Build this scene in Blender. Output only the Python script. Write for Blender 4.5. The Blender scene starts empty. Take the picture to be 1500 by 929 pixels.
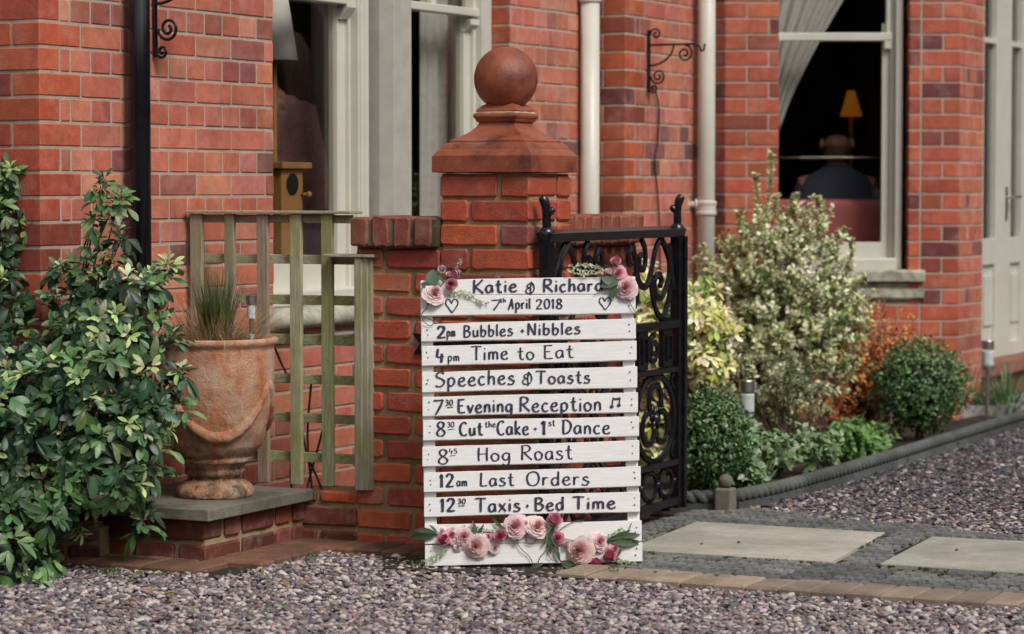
import bpy, bmesh, math, random
from mathutils import Vector, Matrix, Euler
R = random.Random(7)
PI = math.pi
S = bpy.context.scene
COL = S.collection
V = Vector

# ------------------------------------------------------------------ camera
FPX = 3900.0; CH = 1.24; PITCH = math.atan(189.5/FPX)
cam_d = bpy.data.cameras.new('camera'); cam = bpy.data.objects.new('camera', cam_d); COL.objects.link(cam)
cam.location = (0, 0, CH); cam.rotation_euler = (PI/2-PITCH, 0, 0)
cam_d.sensor_width = 36; cam_d.lens = FPX/1500*36; cam_d.clip_start = .1; cam_d.clip_end = 500
cam_d.dof.use_dof = True; cam_d.dof.focus_distance = 8.95; cam_d.dof.aperture_fstop = 3.4
S.camera = cam
# ------------------------------------------------------------------ sky and sun
SUN_EL = math.radians(48); SUN_AZ = V((.62, -.78, 0)).normalized()   # towards the sun
w = bpy.data.worlds.new('World'); S.world = w; w.use_nodes = True
nt = w.node_tree; nt.nodes.clear()
sky = nt.nodes.new('ShaderNodeTexSky'); sky.sky_type = 'NISHITA'; sky.sun_disc = False
sky.sun_elevation = SUN_EL; sky.sun_rotation = math.atan2(SUN_AZ.x, SUN_AZ.y)
sky.air_density = 1.0; sky.dust_density = 2.5; sky.ozone_density = .6
hs = nt.nodes.new('ShaderNodeHueSaturation'); hs.inputs['Saturation'].default_value = .20
bg = nt.nodes.new('ShaderNodeBackground'); bg.inputs['Strength'].default_value = .095
wo = nt.nodes.new('ShaderNodeOutputWorld')
nt.links.new(sky.outputs[0], hs.inputs['Color']); nt.links.new(hs.outputs[0], bg.inputs['Color']); nt.links.new(bg.outputs[0], wo.inputs['Surface'])
sd = bpy.data.lights.new('sun', 'SUN'); sd.energy = 1.5; sd.angle = math.radians(20); sd.color = (1, .965, .92)
sun = bpy.data.objects.new('sun', sd); COL.objects.link(sun)
sdir = V((SUN_AZ.x*math.cos(SUN_EL), SUN_AZ.y*math.cos(SUN_EL), math.sin(SUN_EL)))
sun.rotation_euler = sdir.to_track_quat('Z', 'Y').to_euler(); sun.location = (5, -4, 8)
S.view_settings.view_transform = 'Standard'; S.view_settings.look = 'None'
S.view_settings.gamma = 1; S.view_settings.exposure = 0.52

# ------------------------------------------------------------------ helpers
CF = V((0, math.cos(PITCH), -math.sin(PITCH))); CU = V((0, math.sin(PITCH), math.cos(PITCH))); CP = V((0, 0, CH))
def ray(px, py): return CF*FPX + V((px-750, 0, 0)) + CU*(464.5-py)
def hit(px, py, p, n):
    r = ray(px, py); return CP + r*((p-CP).dot(n)/r.dot(n))
def gp(px, py, z=0): return hit(px, py, V((0, 0, z)), V((0, 0, 1)))
def at(px, py, y): return hit(px, py, V((0, y, 0)), V((0, 1, 0)))
WM = {}
def world(o): return WM.get(o.name, Matrix.Identity(4))
def par(o, parent):
    if parent is not None:
        o.parent = parent; o.matrix_parent_inverse = world(parent).inverted()
def tag(o, label=None, cat=None, group=None, kind=None):
    if label: o['label'] = label
    if cat: o['category'] = cat
    if group: o['group'] = group
    if kind: o['kind'] = kind
    return o
def thing(name, loc, label, cat, group=None):
    o = bpy.data.objects.new(name, None); COL.objects.link(o); o.location = loc; o.empty_display_size = .1
    WM[o.name] = Matrix.Translation(loc)
    return tag(o, label, cat, group)
class MB:
    def __init__(s): s.v = []; s.f = []; s.c = []
    def add(s, vs, fs, col=None):
        b = len(s.v); s.v += [tuple(x) for x in vs]; s.f += [tuple(i+b for i in f) for f in fs]
        s.c += [col or (1, 1, 1)]*len(vs)
    def box(s, o, ex, ey, ez, col=None):           # corner plus three edge vectors
        o = V(o); ex = V(ex); ey = V(ey); ez = V(ez)
        vs = [o, o+ex, o+ex+ey, o+ey, o+ez, o+ex+ez, o+ex+ey+ez, o+ey+ez]
        s.add(vs, [(0, 3, 2, 1), (4, 5, 6, 7), (0, 1, 5, 4), (1, 2, 6, 5), (2, 3, 7, 6), (3, 0, 4, 7)], col)
    def tube(s, pts, r, n=8, col=None, flat=1.0, up=None, cap=True, ph=.5):
        pts = [V(p) for p in pts]; N = len(pts); vs = []
        rr = r if isinstance(r, (list, tuple)) else [r]*N
        t = (pts[1]-pts[0]).normalized()
        a = V((0, 0, 1)) if abs(t.z) < .9 else V((1, 0, 0))
        if up is not None: a = V(up)
        nx = (a - t*a.dot(t)).normalized()
        for i, p in enumerate(pts):
            t = (pts[min(i+1, N-1)]-pts[max(i-1, 0)]).normalized()
            nx = ((V(up) if up is not None else nx) - t*(V(up) if up is not None else nx).dot(t))
            nx = nx.normalized() if nx.length > 1e-6 else V((1, 0, 0))
            ny = t.cross(nx)
            for k in range(n):
                an = 2*PI*(k+ph)/n
                vs.append(p + nx*math.cos(an)*rr[i] + ny*math.sin(an)*rr[i]*flat)
        fs = [(i*n+k, i*n+(k+1) % n, (i+1)*n+(k+1) % n, (i+1)*n+k) for i in range(N-1) for k in range(n)]
        if cap: fs += [tuple(range(n-1, -1, -1)), tuple((N-1)*n+k for k in range(n))]
        s.add(vs, fs, col)
    def lathe(s, c, prof, n=32, col=None, sq=0, a0=0):
        vs = []; c = V(c)
        for r, z in prof:
            for k in range(n):
                a = 2*PI*k/n+a0
                vs.append(c+V((r*math.cos(a), r*math.sin(a), z)))
        m = len(prof)
        fs = [(i*n+k, i*n+(k+1) % n, (i+1)*n+(k+1) % n, (i+1)*n+k) for i in range(m-1) for k in range(n)]
        fs += [tuple(range(n-1, -1, -1)), tuple((m-1)*n+k for k in range(n))]
        s.add(vs, fs, col)
    def sphere(s, c, r, n=12, m=8, col=None, sc=(1, 1, 1)):
        c = V(c); vs = [c+V((0, 0, -r*sc[2]))]
        for i in range(1, m):
            th = -PI/2+PI*i/m
            for k in range(n):
                a = 2*PI*k/n; vs.append(c+V((r*sc[0]*math.cos(th)*math.cos(a), r*sc[1]*math.cos(th)*math.sin(a), r*sc[2]*math.sin(th))))
        vs.append(c+V((0, 0, r*sc[2]))); fs = []
        for k in range(n): fs.append((0, 1+(k+1) % n, 1+k))
        for i in range(m-2):
            for k in range(n): fs.append((1+i*n+k, 1+i*n+(k+1) % n, 1+(i+1)*n+(k+1) % n, 1+(i+1)*n+k))
        L = len(vs)-1
        for k in range(n): fs.append((L, 1+(m-2)*n+k, 1+(m-2)*n+(k+1) % n))
        s.add(vs, fs, col)
    def mesh(s, name, mat, smooth=False, colored=False, wl=None):
        me = bpy.data.meshes.new(name); me.from_pydata(s.v, [], s.f)
        if mat: me.materials.append(mat)
        if smooth: me.polygons.foreach_set('use_smooth', [True]*len(me.polygons))
        if colored:
            ca = me.color_attributes.new('tint', 'FLOAT_COLOR', 'POINT'); buf = []
            for c in s.c: buf += [c[0], c[1], c[2], 1]
            ca.data.foreach_set('color', buf)
        me.update(); return me
    def obj(s, name, mat, parent=None, smooth=False, colored=False, bevel=0, seg=2, sub=0):
        me = s.mesh(name, mat, smooth, colored)
        o = bpy.data.objects.new(name, me); COL.objects.link(o); par(o, parent)
        if bevel:
            b = o.modifiers.new('bevel', 'BEVEL'); b.width = bevel; b.segments = seg; b.limit_method = 'ANGLE'; b.angle_limit = .6
        if sub:
            b = o.modifiers.new('sub', 'SUBSURF'); b.levels = sub; b.render_levels = sub
        return o
def place(name, me, M, parent, color=None):
    o = bpy.data.objects.new(name, me); COL.objects.link(o); par(o, parent); o.matrix_basis = M
    if color: o.color = (*color, 1)
    return o
def frame(o, x, y, z):
    return Matrix(((x[0], y[0], z[0], o[0]), (x[1], y[1], z[1], o[1]), (x[2], y[2], z[2], o[2]), (0, 0, 0, 1)))
def smoothline(p, k=4):
    p = [V(q) for q in p]; out = []
    for i in range(len(p)-1):
        a = p[max(i-1, 0)]; b = p[i]; c = p[i+1]; d = p[min(i+2, len(p)-1)]
        for j in range(k):
            t = j/k
            out.append(.5*((2*b)+(c-a)*t+(2*a-5*b+4*c-d)*t*t+(3*b-a-3*c+d)*t**3))
    out.append(p[-1]); return out

# ------------------------------------------------------------------ materials
def newmat(name):
    m = bpy.data.materials.new(name); m.use_nodes = True; n = m.node_tree.nodes; n.clear()
    out = n.new('ShaderNodeOutputMaterial'); b = n.new('ShaderNodeBsdfPrincipled')
    m.node_tree.links.new(b.outputs[0], out.inputs[0]); return m, m.node_tree, b
def noise(t, scale, detail=4, vec=None, rough=.6):
    n = t.nodes.new('ShaderNodeTexNoise'); n.inputs['Scale'].default_value = scale
    n.inputs['Detail'].default_value = detail; n.inputs['Roughness'].default_value = rough
    if vec: t.links.new(vec, n.inputs['Vector'])
    return n.outputs['Fac']
def pos(t, sc=None, kind='Position'):
    if kind == 'Position': v = t.nodes.new('ShaderNodeNewGeometry').outputs['Position']
    else: v = t.nodes.new('ShaderNodeTexCoord').outputs[kind]
    if sc:
        m = t.nodes.new('ShaderNodeMapping'); m.inputs['Scale'].default_value = sc; t.links.new(v, m.inputs['Vector']); v = m.outputs[0]
    return v
def ramp(t, fac, stops):
    r = t.nodes.new('ShaderNodeValToRGB'); t.links.new(fac, r.inputs[0]); e = r.color_ramp.elements
    e[0].position = stops[0][0]; e[0].color = (*stops[0][1], 1); e[1].position = stops[-1][0]; e[1].color = (*stops[-1][1], 1)
    for p, c in stops[1:-1]:
        q = e.new(p); q.color = (*c, 1)
    return r.outputs[0]
def g(v): return (v, v, v)
def mix(t, a, b, fac, mode='MIX'):
    m = t.nodes.new('ShaderNodeMix'); m.data_type = 'RGBA'; m.blend_type = mode
    for i, s in ((6, a), (7, b)):
        if isinstance(s, tuple): m.inputs[i].default_value = (*s, 1)
        else: t.links.new(s, m.inputs[i])
    if isinstance(fac, (int, float)): m.inputs[0].default_value = fac
    else: t.links.new(fac, m.inputs[0])
    return m.outputs[2]
def bump(t, b, h, strength=.4, dist=.003):
    n = t.nodes.new('ShaderNodeBump'); n.inputs['Strength'].default_value = strength; n.inputs['Distance'].default_value = dist
    t.links.new(h, n.inputs['Height']); t.links.new(n.outputs[0], b.inputs['Normal'])
def srccol(t, src):
    if src == 'object': return t.nodes.new('ShaderNodeObjectInfo').outputs['Color']
    a = t.nodes.new('ShaderNodeAttribute'); a.attribute_name = 'tint' if src == 'tint' else 'col'
    if src == 'inst': a.attribute_type = 'INSTANCER'
    return a.outputs['Color']
def simple(name, col, rough=.6, var=.15, nscale=20, bstr=0, bdist=.002, metal=0, spec=.5, bscale=None, kind='Position', stretch=None, coat=0):
    m, t, b = newmat(name); v = pos(t, stretch, kind)
    nf = noise(t, nscale, 5, v)
    lo = tuple(c*(1-var) for c in col); hi = tuple(min(1, c*(1+var)) for c in col)
    t.links.new(ramp(t, nf, [(.3, lo), (.7, hi)]), b.inputs['Base Color'])
    b.inputs['Roughness'].default_value = rough; b.inputs['Metallic'].default_value = metal; b.inputs['Specular IOR Level'].default_value = spec
    b.inputs['Coat Weight'].default_value = coat
    if bstr: bump(t, b, noise(t, bscale or nscale*3, 5, v), bstr, bdist)
    return m
def brickmat(name, src, rough=.5, salt=.12, speck=.25, bstr=.5, saltcol=(.62, .45, .40)):
    m, t, b = newmat(name); v = pos(t); c = srccol(t, src)
    c = mix(t, c, ramp(t, noise(t, 22, 5, v), [(.25, g(.74)), (.75, g(1.14))]), 1, 'MULTIPLY')
    c = mix(t, c, ramp(t, noise(t, 240, 3, v), [(.3, g(.78)), (.7, g(1.15))]), 1, 'MULTIPLY')
    c = mix(t, c, saltcol, mix(t, g(0), g(salt), ramp(t, noise(t, 9, 6, v, .7), [(.50, g(0)), (.72, g(1))])))
    c = mix(t, c, (.045, .025, .02), mix(t, g(0), g(speck), ramp(t, noise(t, 70, 4, v, .7), [(.60, g(0)), (.70, g(1))])))
    c = mix(t, c, ramp(t, noise(t, 2.3, 6, v, .7), [(.34, g(.84)), (.55, g(1.10))]), 1, 'MULTIPLY')
    c = mix(t, c, (.085, .035, .035), ramp(t, noise(t, 1, 6, pos(t, (9, 9, 2.2)), .65), [(.58, g(0)), (.76, g(.55))]))
    t.links.new(c, b.inputs['Base Color'])
    t.links.new(ramp(t, noise(t, 40, 4, v), [(.3, g(rough-.1)), (.7, g(rough+.15))]), b.inputs['Roughness'])
    bump(t, b, noise(t, 110, 8, v, .75), bstr, .004); return m
M = {}
M['brick'] = brickmat('house_brick', 'object', .42, .26, .3); M['brick_t'] = brickmat('house_brick_joined', 'tint', .42, .26, .3)
M['gbrick'] = brickmat('garden_brick', 'object', .55, .40, .55, .9, (.50, .33, .28))
def mortar(name, c1, c2, c3=None, bs=.8):
    m, t, b = newmat(name); v = pos(t)
    c = ramp(t, noise(t, 14, 6, v, .7), [(.3, c1), (.7, c2)])
    c = mix(t, c, ramp(t, noise(t, 300, 3, v), [(.3, g(.75)), (.7, g(1.2))]), 1, 'MULTIPLY')
    if c3: c = mix(t, c, c3, ramp(t, noise(t, 7, 5, v, .7), [(.5, g(0)), (.62, g(.8))]))
    t.links.new(c, b.inputs['Base Color']); b.inputs['Roughness'].default_value = .95
    bump(t, b, noise(t, 150, 6, v, .8), bs, .006); return m
M['mortar'] = mortar('house_mortar', (.40, .32, .25), (.56, .46, .37))
M['gmortar'] = mortar('garden_mortar', (.38, .26, .115), (.54, .43, .27), (.20, .17, .035), 1)
M['cream'] = simple('cream_paint', (.60, .58, .49), .38, .06, 6, .15, .001, bscale=90)
M['stone'] = simple('weathered_stone', (.34, .32, .26), .9, .22, 14, .7, .004, bscale=120)
M['stone_l'] = simple('smooth_stone', (.42, .395, .345), .85, .10, 12, .4, .003, bscale=140)
M['sill'] = None
def sillmat():
    m, t, b = newmat('sill_stone'); v = pos(t)
    c = ramp(t, noise(t, 9, 6, v, .7), [(.3, (.16, .15, .11)), (.5, (.42, .41, .30)), (.7, (.55, .53, .45))])
    t.links.new(c, b.inputs['Base Color']); b.inputs['Roughness'].default_value = .9; bump(t, b, noise(t, 60, 8, v, .75), .8, .006); return m
M['sill'] = sillmat()
M['iron'] = simple('black_iron_paint', (.008, .008, .010), .22, .5, 40, .45, .002, spec=.6, bscale=120)
M['blackpipe'] = simple('black_pipe_paint', (.006, .006, .009), .22, .4, 15, .12, .001, bscale=60)
def glassmat():
    m = bpy.data.materials.new('window_glass'); m.use_nodes = True; t = m.node_tree; t.nodes.clear()
    o = t.nodes.new('ShaderNodeOutputMaterial'); x = t.nodes.new('ShaderNodeMixShader'); tr = t.nodes.new('ShaderNodeBsdfTransparent')
    gl = t.nodes.new('ShaderNodeBsdfGlossy'); gl.inputs['Roughness'].default_value = .02; fr = t.nodes.new('ShaderNodeFresnel'); ge = t.nodes.new('ShaderNodeNewGeometry'); mr_ = t.nodes.new('ShaderNodeMapRange'); mr_.inputs[3].default_value = 1.45; mr_.inputs[4].default_value = 1/1.45; t.links.new(ge.outputs['Backfacing'], mr_.inputs[0]); t.links.new(mr_.outputs[0], fr.inputs[0])
    tr.inputs[0].default_value = (.92, .91, .89, 1)
    t.links.new(fr.outputs[0], x.inputs[0]); t.links.new(tr.outputs[0], x.inputs[1]); t.links.new(gl.outputs[0], x.inputs[2]); t.links.new(x.outputs[0], o.inputs[0]); return m
M['glass'] = glassmat()
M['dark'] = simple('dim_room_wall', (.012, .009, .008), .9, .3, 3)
M['curtain'] = simple('grey_curtain', (.54, .53, .51), .8, .1, 30)
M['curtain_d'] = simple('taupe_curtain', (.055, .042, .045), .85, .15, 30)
M['white'] = None
def whitewood():
    m, t, b = newmat('white_painted_wood'); v = pos(t, (6, 60, 60), 'Object'); v2 = pos(t, None, 'Object')
    c = ramp(t, noise(t, 1.6, 6, v, .65), [(.25, (.72, .70, .67)), (.6, (.82, .805, .78))])
    c = mix(t, c, (.42, .38, .36), ramp(t, noise(t, 24, 6, v2, .8), [(.66, g(0)), (.76, g(.55))]))
    t.links.new(c, b.inputs['Base Color']); b.inputs['Roughness'].default_value = .62; bump(t, b, noise(t, 2.4, 7, v, .7), .5, .0025); return m
M['white'] = whitewood()
M['ink'] = simple('navy_paint', (.022, .022, .055), .55, .25, 200)
M['nail'] = simple('nail_head', (.05, .045, .05), .6, .3, 90)
def woodmat(name, st):
    m, t, b = newmat(name); v = pos(t, st); v2 = pos(t); c = srccol(t, 'object')
    c = mix(t, c, ramp(t, noise(t, 1.3, 7, v, .7), [(.3, g(.5)), (.7, g(1.35))]), 1, 'MULTIPLY')
    c = mix(t, c, (.24, .26, .07), ramp(t, noise(t, 4, 5, v2, .6), [(.44, g(0)), (.66, g(.65))]))
    c = mix(t, c, (.03, .022, .018), ramp(t, noise(t, 30, 5, v2, .6), [(.68, g(0)), (.76, g(.7))]))
    t.links.new(c, b.inputs['Base Color']); b.inputs['Roughness'].default_value = .8; bump(t, b, noise(t, 2, 8, v, .7), .7, .003); return m
M['woodv'] = woodmat('trellis_upright_wood', (90, 90, 6)); M['woodh'] = woodmat('trellis_rail_wood', (6, 90, 90))
def terracotta():
    m, t, b = newmat('urn_terracotta'); v = pos(t); zz = t.nodes.new('ShaderNodeSeparateXYZ'); t.links.new(v, zz.inputs[0])
    def mr(a, b2):
        n = t.nodes.new('ShaderNodeMapRange'); n.inputs[1].default_value = a; n.inputs[2].default_value = b2; t.links.new(zz.outputs[2], n.inputs[0]); return n.outputs[0]
    c = ramp(t, noise(t, 12, 7, v, .68), [(.3, (.52, .165, .065)), (.5, (.70, .29, .14)), (.72, (.74, .44, .27))])
    c = mix(t, c, (.72, .60, .47), ramp(t, noise(t, 7, 8, pos(t, (1, 1, .45)), .75), [(.46, g(0)), (.66, g(.8))]))
    def mulv(a, s):
        n = t.nodes.new('ShaderNodeMath'); n.operation = 'MULTIPLY'; t.links.new(a, n.inputs[0]); t.links.new(s, n.inputs[1]); return n.outputs[0]
    low = ramp(t, mr(.18, .52), [(0, g(1)), (.35, g(.9)), (.8, g(0))])
    c = mix(t, c, (.10, .072, .03), mulv(ramp(t, noise(t, 26, 8, v, .75), [(.46, g(0)), (.60, g(.9))]), low))
    c = mix(t, c, (.22, .22, .13), mulv(ramp(t, noise(t, 11, 8, v, .7), [(.52, g(0)), (.64, g(.6))]), low))
    t.links.new(c, b.inputs['Base Color']); b.inputs['Roughness'].default_value = .85
    h = mulv(noise(t, 32, 9, v, .78), ramp(t, mr(.18, .8), [(0, g(1)), (.6, g(.8)), (1, g(.22))]))
    bump(t, b, h, 1, .030); return m
M['terra'] = terracotta()
def capmat():
    m, t, b = newmat('pier_cap_terracotta'); v = pos(t)
    c = ramp(t, noise(t, 7, 7, v, .68), [(.30, (.10, .032, .022)), (.46, (.27, .068, .032)), (.64, (.36, .105, .052))])
    c = mix(t, c, (.40, .24, .19), ramp(t, noise(t, 5, 6, pos(t, (1, 1, 1.4)), .6), [(.58, g(0)), (.78, g(.35))]))
    c = mix(t, c, (.03, .015, .015), ramp(t, noise(t, 38, 6, v, .7), [(.60, g(0)), (.72, g(.6))]))
    t.links.new(c, b.inputs['Base Color']); t.links.new(ramp(t, noise(t, 20, 4, v), [(.3, g(.32)), (.7, g(.55))]), b.inputs['Roughness'])
    c2 = mix(t, c, (.46, .36, .25), ramp(t, noise(t, 34, 7, v, .75), [(.66, g(0)), (.74, g(.55))])); c2 = mix(t, c2, (.05, .022, .02), ramp(t, noise(t, 1, 6, pos(t, (26, 26, 4)), .65), [(.56, g(0)), (.74, g(.5))]))
    t.links.new(c2, b.inputs['Base Color'])
    bump(t, b, noise(t, 90, 8, v, .8), .6, .004); return m
M['cap'] = capmat()
M['fillet'] = simple('lichen_joint', (.66, .56, .36), .95, .4, 60, .8, .004)
M['slab'] = None
def slabmat(name, c1, c2, mossy=.0, bs=.35):
    m, t, b = newmat(name); v = pos(t)
    c = ramp(t, noise(t, 5, 8, v, .7), [(.3, c1), (.7, c2)])
    c = mix(t, c, ramp(t, noise(t, 160, 3, v), [(.3, g(.85)), (.7, g(1.12))]), 1, 'MULTIPLY')
    if mossy: c = mix(t, c, (.05, .055, .014), ramp(t, noise(t, 8, 6, v, .7), [(.45, g(0)), (.65, g(mossy))]))
    rn = t.nodes.new('ShaderNodeObjectInfo').outputs['Random']; c = mix(t, c, ramp(t, rn, [(0, (.74, .72, .72)), (1, (1.22, 1.2, 1.15))]), 1, 'MULTIPLY')
    c = mix(t, c, ramp(t, noise(t, 2.2, 6, v, .7), [(.35, g(.74)), (.6, g(1.05))]), 1, 'MULTIPLY')
    t.links.new(c, b.inputs['Base Color']); b.inputs['Roughness'].default_value = .85; bump(t, b, noise(t, 90, 7, v, .75), bs, .004); return m
M['slab'] = slabmat('path_slab_stone', (.31, .295, .25), (.47, .445, .39), .12, .5)
M['plinth_slab'] = slabmat('plinth_slab_stone', (.13, .125, .095), (.24, .23, .19), .7, .6)
M['cobble'] = slabmat('dark_cobble_paver', (.085, .09, .09), (.24, .245, .24), .25, .5)
M['tan'] = slabmat('tan_paver', (.27, .195, .145), (.40, .31, .24), .2, .9)
M['redpave'] = slabmat('mossy_red_paver', (.16, .075, .045), (.29, .13, .085), .6, .9)
M['rope'] = slabmat('rope_edging_stone', (.060, .068, .066), (.125, .135, .128), .3, .5)
M['postst'] = slabmat('edging_post_stone', (.13, .12, .10), (.22, .20, .17), .3, .5)
def peb(name, rough):
    m, t, b = newmat(name); c = srccol(t, 'inst'); v = pos(t)
    c = mix(t, c, ramp(t, noise(t, 260, 4, v), [(.3, g(.75)), (.7, g(1.2))]), 1, 'MULTIPLY')
    t.links.new(c, b.inputs['Base Color']); b.inputs['Roughness'].default_value = rough; return m
M['pebble'] = peb('gravel_pebble', .62)
M['gravel'] = simple('gravel_bed', (.10, .078, .08), .95, .5, 60, 1, .01, bscale=90)
M['soil'] = simple('dark_soil', (.034, .024, .016), .98, .5, 25, 1, .02, bscale=60)
def leafmat(name, src, rough=.38, trans=.12):
    m, t, b = newmat(name); c = srccol(t, src)
    c = mix(t, c, ramp(t, noise(t, 60, 3, pos(t)), [(.3, g(.82)), (.7, g(1.18))]), 1, 'MULTIPLY')
    t.links.new(c, b.inputs['Base Color']); b.inputs['Roughness'].default_value = rough
    tl = t.nodes.new('ShaderNodeBsdfTranslucent'); t.links.new(c, tl.inputs[0]); x = t.nodes.new('ShaderNodeMixShader'); x.inputs[0].default_value = trans
    out = [n for n in t.nodes if n.type == 'OUTPUT_MATERIAL'][0]
    t.links.new(b.outputs[0], x.inputs[1]); t.links.new(tl.outputs[0], x.inputs[2]); t.links.new(x.outputs[0], out.inputs[0]); return m
M['leaf'] = leafmat('leaf', 'object', .42, .16); M['leaf_t'] = leafmat('leaf_joined', 'tint', .42, .16); M['leaf_m'] = leafmat('matte_leaf', 'tint', .6, .2)
M['petal'] = leafmat('petal', 'tint', .6, .2)
M['twig'] = simple('twig_bark', (.075, .05, .03), .85, .3, 50)
M['gtwig'] = simple('green_twig', (.10, .11, .035), .7, .3, 50)
M['steel'] = simple('brushed_steel', (.55, .53, .50), .35, .1, 50, metal=1)
M['lampglass'] = simple('frosted_ribbed_glass', (.55, .57, .56), .2, .2, 80)
M['birdbox'] = simple('varnished_pine', (.40, .21, .075), .45, .25, 9, stretch=(30, 30, 3))
M['black'] = simple('dark_hole', (.004, .003, .003), .9)
M['skin'] = simple('skin', (.45, .22, .16), .5, .1, 20)
M['hair'] = simple('brown_hair', (.10, .055, .035), .5, .4, 60, .6, .004, stretch=(1, 1, .1))
M['shawl'] = simple('mauve_shawl', (.34, .18, .19), .9, .2, 40, .4, .003)
M['dress'] = simple('purple_dress', (.12, .03, .09), .8, .2, 40)
M['suit'] = simple('dark_blue_suit', (.075, .09, .13), .8, .15, 60)
M['sofa'] = simple('dull_red_sofa', (.46, .13, .13), .75, .12, 9, .2, .003)
M['shade'] = simple('pale_lampshade', (.78, .78, .76), .7, .05, 9)
def glow(name, c, s):
    m, t, b = newmat(name); b.inputs['Base Color'].default_value = (*c, 1); b.inputs['Emission Color'].default_value = (*c, 1); b.inputs['Emission Strength'].default_value = s; return m
M['amber'] = glow('lit_amber_shade', (.80, .27, .015), .10)
M['redstep'] = slabmat('red_door_step', (.19, .07, .05), (.28, .12, .09), .1)
M['porch'] = slabmat('porch_paving', (.20, .19, .21), (.30, .29, .31))

# ------------------------------------------------------------------ wall planes
class Plane:
    def __init__(s, p, deg, z0=.032, course=.084):
        s.p = V((p[0], p[1], 0)); a = math.radians(deg); s.d = V((math.cos(a), math.sin(a), 0)); s.n = V((s.d.y, -s.d.x, 0)); s.z0 = z0; s.c = course
    def pt(s, u, z, off=0): return s.p + s.d*u + s.n*off + V((0, 0, z))
    def uz(s, px, py, off=0):
        h = hit(px, py, s.p+s.n*off, s.n); q = h-s.p; return q.dot(s.d), h.z
    def u(s, px, off=0, py=275): return s.uz(px, py, off)[0]
    def z(s, px, py, off=0): return s.uz(px, py, off)[1]
    def mat(s, u, z, off=0): return frame(s.pt(u, z, off), s.d, -s.n, V((0, 0, 1)))
def pbox(mb, P, u0, u1, z0, z1, off, depth, col=None):
    mb.box(P.pt(u0, z0, off), P.d*(u1-u0), -P.n*depth, V((0, 0, z1-z0)), col)

BC = {}
def brickmesh(w_, h, d, var, mat, jit=0):
    k = (round(w_, 3), round(h, 3), round(d, 3), var, mat.name)
    if k in BC: return BC[k]
    r = random.Random(hash((k[0]*7, k[1]*3, var)) & 0xffff)
    c = .0022 if not jit else .0048
    mb = MB(); L = []
    cr = .003 if not jit else .008
    base = [(cr, 0), (w_/3, 0), (2*w_/3, 0), (w_-cr, 0), (w_, cr), (w_, h-cr), (w_-cr, h), (2*w_/3, h), (w_/3, h), (cr, h), (0, h-cr), (0, cr)]
    base = [(x+r.uniform(-jit, jit), z+r.uniform(-jit, jit)) for x, z in base]
    inn = [(x+(w_/2-x)/(w_/2)*c*1.1, z+(h/2-z)/(h/2)*c*1.1) for x, z in base]
    vs = [(x, r.uniform(-jit, jit)*.3, z) for x, z in inn]+[(x, c, z) for x, z in base]+[(x, d, z) for x, z in base]
    fs = [tuple(range(12))]
    for a in (0, 12):
        for i in range(12): fs.append((a+i, a+12+i, a+12+(i+1) % 12, a+(i+1) % 12))
    mb.add(vs, fs)
    me = mb.mesh('brick', mat); BC[k] = (me, mb); return BC[k]
PAL_A = [(.55, .168, .105)]*8+[(.58, .190, .122)]*7+[(.50, .140, .086)]*4+[(.60, .23, .155)]*3+[(.38, .115, .088)]*2+[(.30, .105, .092)]*1+[(.21, .092, .088)]*1  # faces towards the sky: its pale pink sheen is put into the brick colour
PAL_B = [(.50, .108, .052)]*5+[(.52, .120, .055)]*2+[(.43, .090, .044)]*4+[(.29, .062, .042)]*2+[(.17, .042, .038)]  # same brick without that sheen, shade put into darker, oranger tints
PAL_G = [(.56, .105, .042)]*5+[(.50, .088, .040)]*4+[(.40, .070, .042)]*2+[(.54, .15, .075)]*2+[(.30, .07, .055)]
PAL_W = [(.19, .048, .030)]*3+[(.15, .038, .027)]*3+[(.24, .060, .036)]*2+[(.11, .035, .028)]  # grime and wet on low bricks, with part of their shade in the colour
def vary(c, r=R, a=.12):
    k = 1+r.uniform(-a, a); return (c[0]*k, c[1]*k*(1+r.uniform(-a, a)), c[2]*k*(1+r.uniform(-a, a)))
HB = []   # every house brick: (size on the picture, wall part, mesh record, matrix, colour)
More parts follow.
